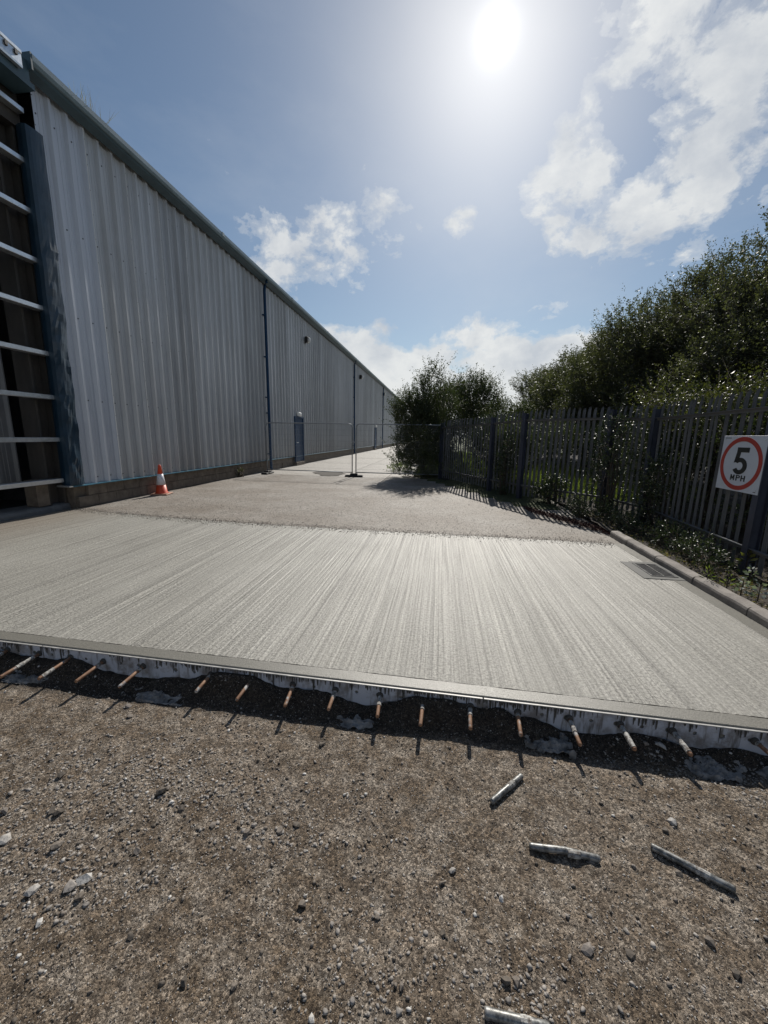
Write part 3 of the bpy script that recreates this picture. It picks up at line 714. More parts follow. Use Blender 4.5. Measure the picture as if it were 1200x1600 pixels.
# pale spilt concrete at the foot of the form
def lump(name, c, rx, ry, h, label, seed, m):
    n = 26; v = []; f = []
    for i_ in range(n+1):
        for j_ in range(n+1):
            a, b = i_/n*2-1, j_/n*2-1; rr = math.sqrt(a*a+b*b)
            e_ = max(0, 1-rr**2*(1+2.6*float(fbm(np.array([a*2.4+seed]), np.array([b*2.4]), 3, seed)[0])))
            hz = .5*h*(e_**.5)*(.8+2.4*float(fbm(np.array([a*4.5+seed]), np.array([b*3.]), 4, seed)[0]))+.022*float(fbm(np.array([a*14.+seed]), np.array([b*7.]), 3, seed+3)[0])
            v.append((a*rx, b*ry, hz-.012 if e_ > 0 else -.03))
    for i_ in range(n):
        for j_ in range(n): q = i_*(n+1)+j_; f.append((q, q+n+1, q+n+2, q+1))
    zz = float(gravel_h(np.array([c[0]]), np.array([c[1]]))[0])
    o = link_mesh(name, v, f, m, None); o.location = (c[0], c[1], min(zz, GZ+.03)); o.rotation_euler = (0, 0, SLOPE)
    return tag(o, label, 'spilt concrete', 'lumps of spilt concrete by the road form')
for (c, rx, ry, h, lab, sd_) in (((-2.72, 2.02), .20, .075, .055, 'pale lump of spilt concrete leftmost under the slab edge, between white-tipped dowels', 3), ((-1.72, 2.0), .20, .07, .045, 'wide pale heap of spilt concrete below the gap between two dowels left of centre', 5),
                              ((-.42, 1.995), .17, .07, .05, 'pale grey spilt concrete mound behind the dowel near the middle', 7), ((.67, 1.985), .13, .075, .055, 'rounded pale concrete spill under the slab edge right of centre', 9), ((1.50, 1.97), .15, .085, .05, 'rough pale concrete spill at the right, beyond the two caked dowels', 13),
                              ((1.85, 1.97), .2, .09, .07, 'broad dull concrete spill rightmost at the foot of the form', 17)):
    lump('spilt_concrete', c, rx, ry, h, lab, sd_, M_SPILL)

# loose bars on gravel
def loose_bar(a, b, ra, label, bend=.0):
    P0, P1 = onz(*a, GZ+.012), onz(*b, GZ+.012); P0 = Vector(P0); P1 = Vector(P1)
    mid = (P0+P1)/2+Vector((-(P1-P0).y, (P1-P0).x, 0))*bend
    t = thing('loose_bar', (mid.x, mid.y, GZ), label, 'steel bar', 'loose steel bars on the gravel')
    o = Vector((mid.x, mid.y, GZ)); MB().tube([P0-o, P0+(P1-P0)*.03-o, mid-o, P1-(P1-P0)*.03-o, P1-o], [ra*.86, ra, ra, ra, ra*.86], 16).build('bar', M_BAR, t, True)
    q = P0+(P1-P0)*.55; q2 = P0+(P1-P0)*.72; MB().tube([q-o, (q+q2)/2-o, q2-o], [ra*1.02, ra*1.12, ra*1.03], 12).build('cement_crust', M_CRUST, t)
loose_bar((768, 1253), (815, 1212), .0135, 'short steel bar on the gravel closest to the slab, slanting up to the right')
loose_bar((827, 1322), (937, 1342), .0135, 'nearly level steel bar on the gravel, left of the longest one', .03)
loose_bar((1017, 1322), (1149, 1391), .0135, 'longest loose steel bar, on the gravel at the right, slanting down')
loose_bar((757, 1582), (860, 1607), .0135, 'steel bar cut by the bottom edge of the picture')

# ------------------------------------------------------------------ warehouse
W = thing('warehouse', (-6.9, 6.6, 0), 'long grey profiled steel warehouse with blue downpipes along the left side of the yard', 'warehouse')
WO = Vector((-6.9, 6.6, 0))
def wpart(mb, name, m, smooth=False):
    mb.v = [(x-WO.x, y-WO.y, z-WO.z) for x, y, z in mb.v]; return mb.build(name, m, W, smooth)
Z0, Z1 = .455, 7.10; PIT = .3233; SW = 3*PIT; YEND = 6.6+72*SW
prof = []
for k in range(3):
    y_ = k*PIT
    prof += [(y_+0.0, .052), (y_+.022, .052), (y_+.052, 0.0), (y_+.125, .0), (y_+.130, .005), (y_+.142, .005), (y_+.147, 0), (y_+.195, 0), (y_+.200, .005), (y_+.212, .005), (y_+.217, 0), (y_+.258, 0), (y_+.300, .052)]
prof.append((SW+.006, .0525))
def sheet_mesh(proud=0.0):
    mb = MB(); n = len(prof)
    for z in (0, 1.5, 3.0, 4.5, Z1-Z0):
        for (y_, d_) in prof: mb.v.append((d_+proud+(.003 if y_ < .03 else 0), y_, z))
    for a in range(4):
        for j in range(n-1): mb.f.append((a*n+j, a*n+j+1, a*n+n+j+1, a*n+n+j))
    return mb
s0 = sheet_mesh().build('cladding_sheet', M_CLAD, W); s0.location = (-.010, SW, Z0)
screws = MB()
for zz in (.12, 1.62, 3.12, 4.62, 6.2):
    for k in range(3):
        c = (0.002, k*PIT+.09, zz); screws.add([(c[0]+.006*(1 if q else 0), c[1]+.013*math.cos(PI*j/3), c[2]+.013*math.sin(PI*j/3)) for q in (0, 1) for j in range(6)], [(j, (j+1) % 6, 6+(j+1) % 6, 6+j) for j in range(6)]+[(6, 7, 8, 9, 10, 11)])
for zz in np.arange(.1, 6.5, .42):
    c = (.054, .011, zz); screws.add([(c[0]+.004*(1 if q else 0), c[1]+.008*math.cos(PI*j/3), c[2]+.008*math.sin(PI*j/3)) for q in (0, 1) for j in range(6)], [(j, (j+1) % 6, 6+(j+1) % 6, 6+j) for j in range(6)]+[(6, 7, 8, 9, 10, 11)])
sc0 = screws.build('screws', M_SCREW, s0); sc0['kind'] = 'stuff'
lap_highlight0 = MB().box((.050, -.0035, 0), (.0585, .0035, Z1-Z0)).build('lap_edge_highlight', M_WHITE, s0)  # white strip paints the highlight along the sheet's lap edge
DOORS = [(18.02, 19.05), (41.0, 42.0)]
for k in range(72):
    if k == 1: continue
    c = inst(s0, W, (-.010+random.uniform(-.002, .002), k*SW, Z0))
    if k < 22: inst(sc0, c)
    if k in (2, 3, 4, 5, 6, 8, 9, 12): inst(lap_highlight0, c, scale=(1, 1 if k == 0 else .6, 1))
    if k == 0:
        c.data = s0.data.copy(); c.data.materials[0] = M_CLADNEW; c['label'] = 'newer bluish grey cladding sheet at the near end'
# plinth: block courses near, plain wall further
mb = MB(); bl = .45; blocks = None; y_ = 6.56; 
b0 = MB().box((-.05, 0.004, .003), (.05, bl-.004, .214), .004).build('block', M_BLOCK, W)
first = True
for row in (0, 1):
    for k in range(22):
        off = (k*bl+(row*.5*bl)); 
        loc = (-.075-.04+.05-.02, off-.04, row*.218)
        if first: b0.location = loc; first = False
        else: inst(b0, W, loc)
wpart(MB().box((-7.2, 6.53, -.2), (-7.0, YEND, .44)), 'plinth_wall', M_BLOCK)
# mortar face far part proud so that it covers where blocks stop
wpart(MB().box((-7.0, 16.7, -.2), (-6.965, YEND, .437)), 'plinth_render', M_BLOCK)
wpart(MB().extr_y([(-6.99, .475), (-6.905, .462), (-6.83, .452), (-6.828, .436), (-6.845, .442), (-6.99, .44)], 6.38, YEND), 'drip_flashing', M_DRIP)
# eave: gutter lengths
for k in range(13):
    ya = 6.46+k*5.5; yb = min(YEND+.1, ya+5.494)
    mb = MB().extr_y([(-6.86, 7.15), (-6.68, 7.12), (-6.625, 7.135), (-6.597, 7.18), (-6.592, 7.262), (-6.605, 7.27), (-6.625, 7.265), (-6.64, 7.18), (-6.70, 7.15), (-6.86, 7.17), (-6.9, 7.25), (-6.93, 7.25), (-6.93, 7.15)], ya, yb)
    wpart(mb, 'gutter', M_GUTTER)
    wpart(MB().box((-6.632, yb-.06, 7.175), (-6.584, yb+.05, 7.276), .003), 'gutter_union', M_GUTTER)
wpart(MB().extr_y([(-6.825, 7.11), (-6.825, 7.03), (-6.82, 7.03), (-6.68, 7.085), (-6.65, 7.118), (-6.68, 7.112)], 6.5, YEND), 'soffit_flashing', M_SOFFIT)
wpart(MB().box((-7.02, 6.43, 7.04), (-6.597, 6.457, 7.275)), 'gutter_stop_end', M_SOFFIT)
# roof, far end, rear
wpart(MB().add([(-6.9, -4, 7.24), (-6.9, YEND+.1, 7.24), (-24, YEND+.1, 9.4), (-24, -4, 9.4)], [(0, 1, 2, 3)]).add([(-24, -4, 9.4), (-24, YEND+.1, 9.4), (-41, YEND+.1, 7.19), (-41, -4, 7.19)], [(0, 1, 2, 3)]), 'roof', M_ROOF)
wpart(MB().add([(-7.0, YEND, -.2), (-41, YEND, -.2), (-41, YEND, 7.2), (-24, YEND, 9.4), (-7.0, YEND, 7.2)], [(0, 1, 2, 3, 4)]), 'end_wall', M_CLAD)
wpart(MB().box((-41, -4, -.2), (-40.9, YEND, 7.18)), 'rear_wall', M_CLAD)
wpart(MB().add([(-40.9, -3.98, -.2), (-7.9, -3.98, -.2), (-7.9, -3.98, 7.2), (-24, -3.98, 9.38), (-40.9, -3.98, 7.2)], [(0, 1, 2, 3, 4)]), 'end_wall', M_CLAD)
# downpipes
for k, yd in enumerate((15.02, 30.75, 46.2, 61.8)):
    d = MB().tube([(-6.66, yd, 7.12), (-6.67, yd, 7.04), (-6.745, yd, 6.92), (-6.765, yd, 6.75), (-6.765, yd, .14), (-6.72, yd, .06)], .055, 14); dp = wpart(d, 'downpipe', M_BLUE, True)
    for zz in (.7, 2.3, 2.9, 4.4, 5.9):
        mb = MB().box((-6.86, yd-.09, zz-.018), (-6.75, yd+.09, zz+.018), .003); mb.v = [(x-WO.x, y-WO.y, z) for x, y, z in mb.v]; mb.build('bracket', M_BLUE, dp)
# doors
for k, (ya, yb) in enumerate(DOORS):
    mb = MB().box((-6.87, ya, .20), (-6.835, yb, 2.26)); mb.v = [(x-WO.x, y-WO.y, z) for x, y, z in mb.v]; dr = mb.build('door', M_BLUE, W)
    mb = MB()
    for (a, b, c, d) in ((ya-.07, .18, ya, 2.33), (yb, .18, yb+.07, 2.33), (ya, 2.262, yb, 2.33)): mb.box((-6.88, a, b), (-6.80, c, d))
    mb.v = [(x-WO.x, y-WO.y, z) for x, y, z in mb.v]; mb.build('frame', M_BLUE, dr)
    mb = MB().tube([(-6.83, ya+.12, 1.1), (-6.79, ya+.12, 1.1), (-6.79, ya+.24, 1.1)], .012, 8); mb.v = [(x-WO.x, y-WO.y, z) for x, y, z in mb.v]; mb.build('handle', M_GALV, dr)
    mb = MB().box((-7.0, ya-.05, 0), (-6.78, yb+.05, .17), .01); mb.v = [(x-WO.x, y-WO.y, z) for x, y, z in mb.v]; mb.build('step', M_BLOCK, dr)
# near bay stripped of cladding: rails, column, inner sheets
railz = [.61, 1.36, 2.11, 2.86, 3.61, 4.37, 5.12, 5.86, 6.62]
yends = [6.38, 6.45, 6.455, 6.48, 6.50, 6.525, 6.55, 6.57, 6.59]
for z_, ye in zip(railz, yends):
    mb = MB().extr_y([(-7.10, z_-.075), (-6.955, z_-.075), (-6.95, z_-.070), (-6.95, z_-.005), (-6.955, z_), (-7.10, z_), (-7.10, z_-.02), (-7.096, z_-.02), (-7.096, z_-.004), (-6.959, z_-.006), (-6.955, z_-.012), (-6.955, z_-.064), (-6.959, z_-.071), (-7.096, z_-.071), (-7.096, z_-.058), (-7.10, z_-.058)], -4, ye-.06)
    wpart(mb, 'sheeting_rail', M_GALV)
col_ = wpart(MB().box((-7.46, 6.16, -.1), (-7.14, 6.20, 6.35)).box((-7.46, 6.46, -.1), (-7.14, 6.50, 6.35)).box((-7.32, 6.20, -.1), (-7.28, 6.46, 6.35)), 'column', M_COLUMN)
wpart(MB().box((-7.62, 6.1, 6.352), (-7.08, 6.56, 7.0)), 'column_haunch', M_COLUMN)
wpart(MB().box((-7.36, 5.93, .12), (-7.12, 6.15, .60), .01), 'concrete_upstand', M_BLOCK)
for k in range(5):
    n = len(prof); mb = MB()
    for z in (0, 6.4):
        for (yy_, d_) in prof: mb.v.append((d_, -yy_, z))
    for j in range(n-1): mb.f.append((j, j+1, n+j+1, n+j))
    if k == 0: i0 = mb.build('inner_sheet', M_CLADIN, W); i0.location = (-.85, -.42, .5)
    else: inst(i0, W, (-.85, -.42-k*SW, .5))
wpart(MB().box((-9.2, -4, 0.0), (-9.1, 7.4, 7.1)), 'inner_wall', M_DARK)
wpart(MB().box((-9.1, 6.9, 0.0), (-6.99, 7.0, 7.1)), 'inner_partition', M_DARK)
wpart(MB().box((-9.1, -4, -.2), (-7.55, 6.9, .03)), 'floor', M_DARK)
# threshold kerb
for k in range(5):
    yb = 6.52-k*2.2; wpart(MB().extr_y([(-7.10, -.1), (-7.10, .05), (-7.125, .095), (-7.17, .115), (-7.53, .12), (-7.55, .1), (-7.55, -.1)], yb-2.19, yb), 'threshold_kerb', M_KERBDARK)
# near bay eave rail with clips
wpart(MB().extr_y([(-6.66, 6.93), (-6.60, 6.93), (-6.595, 6.96), (-6.60, 6.97), (-6.60, 7.11), (-6.585, 7.12), (-6.585, 7.16), (-6.66, 7.16)], -4, 6.28), 'eave_beam', M_GALV)
cl = wpart(MB().box((-6.603, 5.75, 7.04), (-6.575, 5.79, 7.10), .004), 'clip', M_SCREW)
for q in (.14, .28, .42): inst(cl, W, (0, q, 0))
wpart(MB().box((-7.05, -4, 6.80), (-6.66, 6.5, 6.88)), 'eave_packer', M_SOFFIT)
wpart(MB().box((-7.2, 5.9, 6.885), (-6.67, 6.44, 7.16)), 'eave_end_plate', M_SOFFIT)
# dented corner flashing
ny, nz = 14, 46; vs = []; fs = []
prf = [(-7.05, 6.36), (-6.99, 6.34), (-6.92, 6.33), (-6.862, 6.345), (-6.845, 6.40), (-6.840, 6.45), (-6.838, 6.50), (-6.838, 6.54), (-6.838, 6.58), (-6.842, 6.63)]
for i_ in range(nz+1):
    z_ = .47+(6.34-.47)*i_/nz; top = max(0, (z_-4.6)/1.7)
    for j_, (px_, py_) in enumerate(prf):
        am = .028 if z_ < 4.8 else .006
        dx = am*1.6*float(fbm(np.array([py_*5.]), np.array([z_*2.3]), 3, 55)[0]) + am*2.6*abs(float(fbm(np.array([z_*2.6+py_*5]), np.array([py_*4.-z_]), 2, 57)[0]))
        dy = (.03*float(fbm(np.array([z_*2.1]), np.array([7.]), 3, 59)[0])*(j_/9))
        t_ = (z_-.47)/5.9
        vs.append((px_+dx*(1 if j_ > 2 else .2), py_+dy+.085*t_, z_))
m_ = len(prf)
for i_ in range(nz):
    for j_ in range(m_-1): q = i_*m_+j_; fs.append((q, q+1, q+m_+1, q+m_))
mb = MB(); mb.v = vs; mb.f = fs; wpart(mb, 'corner_flashing', M_BLUEFLASH)
mb = MB().extr_y([(-7.1, .44), (-6.83, .44), (-6.825, .455), (-6.84, .462), (-7.1, .475)], 6.30, 6.376); wpart(mb, 'flashing_end', M_GALV)

# wall lights, box over door
def wall_light(y_, z_, s, label):
    t = thing('wall_light', (-6.86, y_, z_), label, 'floodlight', 'floodlights high on the warehouse wall')
    MB().box((0, -.05, -.16), (.05, .05, .16), .005).build('bracket', M_BLACK, t)
    MB().box((.05, -.20, -.15), (.22, .12, .15), .03).build('housing', M_BLACK, t)
    MB().lathe([(.17, 0), (.165, .05), (.12, .10), (.04, .13)], (0, 0, 0), 18).build('lens', M_LENS, t, True)
    c = [q for q in COL.objects if q.parent == t and q.name.startswith('lens')][0]; c.rotation_euler = (0, PI/2+.5, .2); c.location = (.18, .0, -.02); t.scale = (s, s, s)
wall_light(19.7, 6.08, .9, 'black floodlight with pale round lens nearest to us, above the first door')
wall_light(33.1, 6.25, 1.0, 'small floodlight just past the second downpipe')
wall_light(46.4, 6.25, 1.1, 'farthest floodlight, beside the third downpipe')
t = thing('bulkhead_lamp', (-6.86, 18.55, 2.44), 'small white bulkhead lamp above the first blue door', 'lamp')
MB().box((0, -.17, -.09), (.10, .17, .09), .02).build('housing', M_WHITE, t); MB().box((.10, -.14, -.065), (.13, .14, .065), .012).build('lens', M_LENS, t)
t = thing('bulkhead_lamp', (-6.86, 41.5, 2.5), 'tiny white bulkhead lamp above the far blue door', 'lamp')
MB().box((0, -.2, -.11), (.10, .2, .11), .02).build('housing', M_WHITE, t); MB().box((.10, -.17, -.08), (.13, .17, .08), .012).build('lens', M_LENS, t)

# ------------------------------------------------------------------ traffic cone
t = thing('traffic_cone', (-6.66, 8.50, -.002), 'red and white traffic cone standing against the warehouse plinth', 'traffic cone', rz=.25)
MB().box((-.19, -.19, 0), (.19, .19, .035), .012).build('base', M_CONEB, t)
def cr(z): return .135-(.135-.030)*z/.70
MB().lathe([(.15, .033), (.14, .05), (cr(.05), .06), (cr(.24), .24)], (0, 0, 0), 28).build('lower_body', M_CONEO, t, True)
MB().lathe([(cr(.24)+.002, .24), (cr(.50)+.002, .50)], (0, 0, 0), 28).build('reflective_sleeve', M_CONEW, t, True)
MB().lathe([(cr(.50), .50), (cr(.69), .69), (.026, .715), (.012, .72)], (0, 0, 0), 28).build('upper_body', M_CONEO, t, True)

# ------------------------------------------------------------------ temporary mesh fence panels
def heras(P0, P1, label, h=1.90, zb=.16):
    P0 = Vector((*P0, 0)); P1 = Vector((*P1, 0)); L = (P1-P0).length; a = math.atan2(P1.y-P0.y, P1.x-P0.x)
    t = thing('mesh_fence_panel', P0, label, 'fence panel', 'temporary mesh fence panels across the yard', a)
    r_ = .019; R_ = .14; pts = [(r_, 0, zb-.12)]
    pts += [(r_, 0, h-R_)]+[(r_+R_-R_*math.cos(q), 0, h-R_+R_*math.sin(q)) for q in (PI/6, PI/3, PI/2)]
    pts += [(L-r_-R_+R_*math.sin(q), 0, h-R_+R_*math.cos(q)) for q in (0, PI/6, PI/3, PI/2)]+[(L-r_, 0, zb-.12)]
    MB().tube(pts, r_, 10).build('frame_tube', M_HERAS, t, True)
    MB().tube([(2*r_, 0, zb), (L-2*r_, 0, zb)], r_*.9, 8).build('bottom_rail', M_HERAS, t, True)
    mb = MB(); n = int(L/.042)
    for k in range(1, n):
        x_ = L*k/n; mb.box((x_-.0015, -.0015, zb), (x_+.0015, .0015, h-.02 if .15 < x_ < L-.15 else h-.08))
    k = zb+.12
    while k < h-.05: mb.box((r_, -.0035, k-.0015), (L-r_, -.0005, k+.0015)); k += .20
    o = mb.build('wire_mesh', M_HERAS, t); o['kind'] = 'stuff'
    return t
heras((-6.50, 14.05), (-3.13, 13.95), 'galvanised mesh fence panel between the first downpipe and the middle foot')
heras((-3.03, 13.95), (.22, 14.05), 'galvanised mesh fence panel running from the middle foot into the dark bush')
def foot(x_, y_, label, rz=0):
    t = thing('rubber_block', (x_, y_, -.002), label, 'fence foot', 'black fence feet', rz)
    MB().box((-.12, -.33, 0), (.12, .33, .07), .03).build('lower_block', M_BLACK, t); MB().box((-.10, -.14, .07), (.10, .14, .13), .025).build('raised_block', M_BLACK, t)
foot(-3.08, 13.93, 'black rubber fence foot where the two mesh panels meet', 1.72)
foot(-6.45, 14.0, 'black fence foot at the wall end beside the first downpipe')
foot(.26, 14.05, 'black fence foot hidden at the bush end of the mesh panel')
t = thing('fence_clamp', (-3.08, 13.93, 1.25), 'steel clamp joining the two mesh panels above the middle foot', 'clamp')
MB().box((-.075, -.03, -.02), (.075, .03, .02), .006).build('clamp_body', M_HERAS, t)

# ------------------------------------------------------------------ palisade fence
PF = [((.05, 14.0), 2.05), ((1.43, 11.25), 2.12), ((2.04, 10.1), 2.17), ((3.36, 8.45), 2.16), ((3.62, 7.34), 2.1), ((3.45, 4.66), 2.1), ((3.30, 1.95), 2.1), ((3.2, -.8), 2.1), ((3.1, -3.5), 2.1)]
def pale_mesh(w=.068, h=2.12):
    # corrugated (W) section pale with a pointed, slightly outcurved top
    sec = [(-w/2, 0), (-w/2+.006, .010), (-w/5, .004), (-w/10, .014), (w/10, .014), (w/5, .004), (w/2-.006, .010), (w/2, 0)]
    lv = [(0, 1, 0), (h*.5, 1, 0), (h-.13, 1, 0), (h-.05, .92, .008), (h-.015, .62, .014), (h, .12, .016)]
    mb = MB(); n = len(sec)
    for (z, s, o_) in lv:
        for (a, b) in sec: mb.v.append((a*s, b+o_, z))
    for i_ in range(len(lv)-1):
        for j_ in range(n-1): q = i_*n+j_; mb.f.append((q, q+1, q+n+1, q+n))
    return mb
pale0 = None
labs = ['palisade fence bay farthest away, half lost in the dark bush behind the mesh panel', 'narrow palisade fence bay between two posts, left of the sunlit grass', 'palisade fence bay with bright sunlit grass behind its pales',
        'short ivy covered palisade fence bay at the corner', 'nearest palisade fence bay carrying the 5 MPH sign', 'palisade fence bay beside us at the right edge of the picture', 'palisade fence bay level with the gravel, out to the right', 'palisade fence bay behind us on the right']
pitch = [.150, .150, .122, .135, .150, .15, .15, .15]
F = None
fence = thing('palisade_fence', (2.0, 10.0, 0), 'tall dull galvanised palisade fence with pointed pales along the right side of the yard', 'palisade fence')
FO = Vector((2.0, 10.0, 0))
npale = 0
for k in range(len(PF)-1):
    (a, ha), (b, hb) = PF[k], PF[k+1]; a = Vector((*a, 0)); b = Vector((*b, 0)); L = (b-a).length; u = (b-a)/L; ang = math.atan2(u.y, u.x)
    nrm = Vector((u.y, -u.x, 0))      # away from the yard when going clockwise
    if nrm.dot(Vector((1, 1, 0))) < 0: nrm = -nrm
    n = max(2, int(round(L/pitch[k])))
    for j in range(1, n):
        pnt = a+u*(L*j/n)+nrm*.03; hh = (ha+(hb-ha)*j/n)
        if pale0 is None:
            pale0 = pale_mesh().build('pale', M_PALE, fence); pl = pale0
        else: pl = inst(pale0, fence)
        zb = .08; top = hh+.0+random.uniform(-.012, .012)
        pl.location = pnt-FO+Vector((0, 0, zb)); pl.scale = (1, -1 if nrm.dot(Vector((-u.y, u.x, 0))) < 0 else 1, (top-zb)/2.12)
        pl.rotation_euler = (random.uniform(-.012, .012), random.uniform(-.008, .008), ang+random.uniform(-.12, .12)); npale += 1
    for (zr, nm) in ((-.22, 'top_rail'), (None, 'bottom_rail')):
        mb = MB(); za = (ha+zr) if zr else .36; zb_ = (hb+zr) if zr else .36
        A = a+u*.03-FO; B = b-u*.03-FO; o1 = -nrm*.005; o2 = -nrm*.045; e1 = Vector((0, 0, .045))
        pA, pB = A+Vector((0, 0, za)), B+Vector((0, 0, zb_))
        mb.add([pA+o1, pB+o1, pB+o2, pA+o2, pA+o1-Vector((0, 0, .006)), pB+o1-Vector((0, 0, .006)), pB+o2-Vector((0, 0, .006)), pA+o2-Vector((0, 0, .006))], [(0, 1, 2, 3), (7, 6, 5, 4), (2, 6, 7, 3), (0, 3, 7, 4), (1, 5, 6, 2)])
        mb.add([pA+o1, pB+o1, pB+o1-e1, pA+o1-e1, pA+o1*.1, pB+o1*.1, pB+o1*.1-e1, pA+o1*.1-e1], [(0, 3, 2, 1), (4, 5, 6, 7), (0, 1, 5, 4), (3, 7, 6, 2)])
        mb.build(nm, M_PALE, fence)
for k, (c, h) in enumerate(PF):
    a = Vector((*c, 0)); p_ = PF[max(k-1, 0)][0]; q_ = PF[min(k+1, len(PF)-1)][0]; ang = math.atan2(q_[1]-p_[1], q_[0]-p_[0])
    mb = MB(); w, d_ = .045, .055
    for (x0, y0, x1, y1) in ((-w, -d_, w, -d_+.008), (-w, d_-.008, w, d_), (-.004, -d_+.008, .004, d_-.008)): mb.box((x0, y0, 0), (x1, y1, h+.03))
    o = mb.build('post', M_POST, fence); o.location = a-FO-Vector((0, 0, .1)); o.rotation_euler = (0, 0, ang)

# ------------------------------------------------------------------ sign
def plane_hit(u, v, p0, nrm):
    d = pxdir(u, v); o = np.array([0, 0, CAM_H]); t_ = np.dot(np.array(p0)-o, nrm)/np.dot(d, nrm); return o+t_*d
A = np.array([3.62, 7.34, 0]); B = np.array([3.45, 4.66, 0]); uu = (B-A)/np.linalg.norm(B-A); nn = np.array([uu[1], -uu[0], 0]); nn = nn if nn[0] < 0 else -nn
A2 = A+nn*.058
c0 = plane_hit(1134, 682, A2, nn); c1 = plane_hit(1205.5, 679.5, A2, nn); c3 = plane_hit(1116, 763, A2, nn); c2 = plane_hit(1181, 771, A2, nn)
Wd = (np.linalg.norm(c1-c0)+np.linalg.norm(c2-c3))/2; Ht = (np.linalg.norm(c3-c0)+np.linalg.norm(c2-c1))/2; cc = (c0+c1+c2+c3)/4
print('SIGN', Wd, Ht, cc)
sg = thing('speed_sign', cc, 'square white 5 MPH speed limit sign with red ring fixed to the palisade fence', 'sign')
# sign local axes: x along reading direction, z up, -y faces the yard
rx = uu; sg.rotation_euler = (0, 0, math.atan2(rx[1], rx[0]))
hw, hh = Wd/2, Ht/2
MB().box((-hw, .0, -hh), (hw, .004, hh), .0008).build('panel', M_SIGN, sg)
def ring(r0, r1, y_, sx, sz, n=64):
    vs = []; fs = []
    for j in range(n):
        a_ = 2*PI*j/n
        for r_ in (r0, r1):
            for yy_ in (y_, -.0005): vs.append((r_*sx*math.cos(a_), yy_, r_*sz*math.sin(a_)))
    for j in range(n):
        q, r_ = j*4, ((j+1) % n)*4; fs += [(q, r_, r_+2, q+2), (q+2, r_+2, r_+3, q+3), (q+1, q, r_, r_+1)]
    return vs, fs
vs, fs = ring(.80, .955, -.003, hw, hh); fs = [tuple(reversed(f)) for f in fs]
link_mesh('red_ring', vs, fs, M_SIGNRED, sg)
def flat_poly(polys, y_, name, m):
    mb = MB()
    for P_ in polys:
        n = len(P_); vs = [(x_, y_, z_) for x_, z_ in P_]+[(x_, -.0005, z_) for x_, z_ in P_]
        mb.add(vs, [tuple(range(n))]+[(j, (j+1) % n, n+(j+1) % n, n+j) for j in range(n)])
    return mb.build(name, m, sg)
def quadstrip(outer, inner): return [[outer[i], outer[i+1], inner[i+1], inner[i]] for i in range(len(outer)-1)]
def E(cx_, cz_, rx_, rz_, a0, a1, n=22): return [(cx_+rx_*math.cos(math.radians(a0+(a1-a0)*i/n)), cz_+rz_*math.sin(math.radians(a0+(a1-a0)*i/n))) for i in range(n+1)]
polys = []
S = hh
def sc2(P_): return [(x_*hw*1.0, z_*S) for x_, z_ in P_]
polys.append(sc2([(-.22, .58), (.32, .58), (.32, .41), (-.22, .41)]))          # top bar
polys.append(sc2([(-.22, .41), (-.04, .41), (-.08, .10), (-.29, .02)]))        # down stroke
o_ = E(.0, -.085, .33, .30, 150, -150); i_ = E(.0, -.085, .145, .145, 138, -150)
polys += [sc2(q) for q in quadstrip(o_, i_)]
flat_poly(polys, -.003, 'numeral_5', M_SIGNBLK)
def letter(ch, x0, z0, w, h):
    t_ = .26*w; R = lambda a, b, c, d: [(x0+a*w, z0+b*h), (x0+c*w, z0+b*h), (x0+c*w, z0+d*h), (x0+a*w, z0+d*h)]
    if ch == 'M': return [R(0, 0, .22, 1), R(.78, 0, 1, 1), [(x0+.22*w, z0+h), (x0+.22*w, z0+.62*h), (x0+.5*w, z0+.12*h), (x0+.5*w, z0+.5*h)], [(x0+.78*w, z0+h), (x0+.78*w, z0+.62*h), (x0+.5*w, z0+.12*h), (x0+.5*w, z0+.5*h)]]
    if ch == 'P':
        a = E(x0+.55*w, z0+.72*h, .45*w, .28*h, 90, -90, 8); b = E(x0+.55*w, z0+.72*h, .2*w, .11*h, 90, -90, 8)
        return [R(0, 0, .26, 1), R(.26, .83, .55, 1), R(.26, .44, .55, .61)]+quadstrip(a, b)
    if ch == 'H': return [R(0, 0, .26, 1), R(.74, 0, 1, 1), R(.26, .41, .74, .59)]
for ch, xx in (('M', -.33), ('P', -.07), ('H', .16)): flat_poly([sc2(q) for q in letter(ch, xx, -.62, .19, .21)], -.003, 'letter_'+ch.lower(), M_SIGNBLK)
for (fx, fz) in ((-.9, .86), (.9, .86), (-.9, -.86), (.9, -.86)):
    bo = MB().lathe([(.008, 0), (.008, .003), (.004, .005)], (0, 0, 0), 10).build('bolt', M_GALV, sg); bo.rotation_euler = (PI/2, 0, 0); bo.location = (fx*hw, -.0003, fz*hh)
flat_poly([sc2([(-.92, .925), (-.62, .925), (-.62, .905), (-.92, .905)]), sc2([(.80, -.93), (.90, -.93), (.90, -.91), (.80, -.91)])], -.003, 'small_print', M_SIGNBLK)

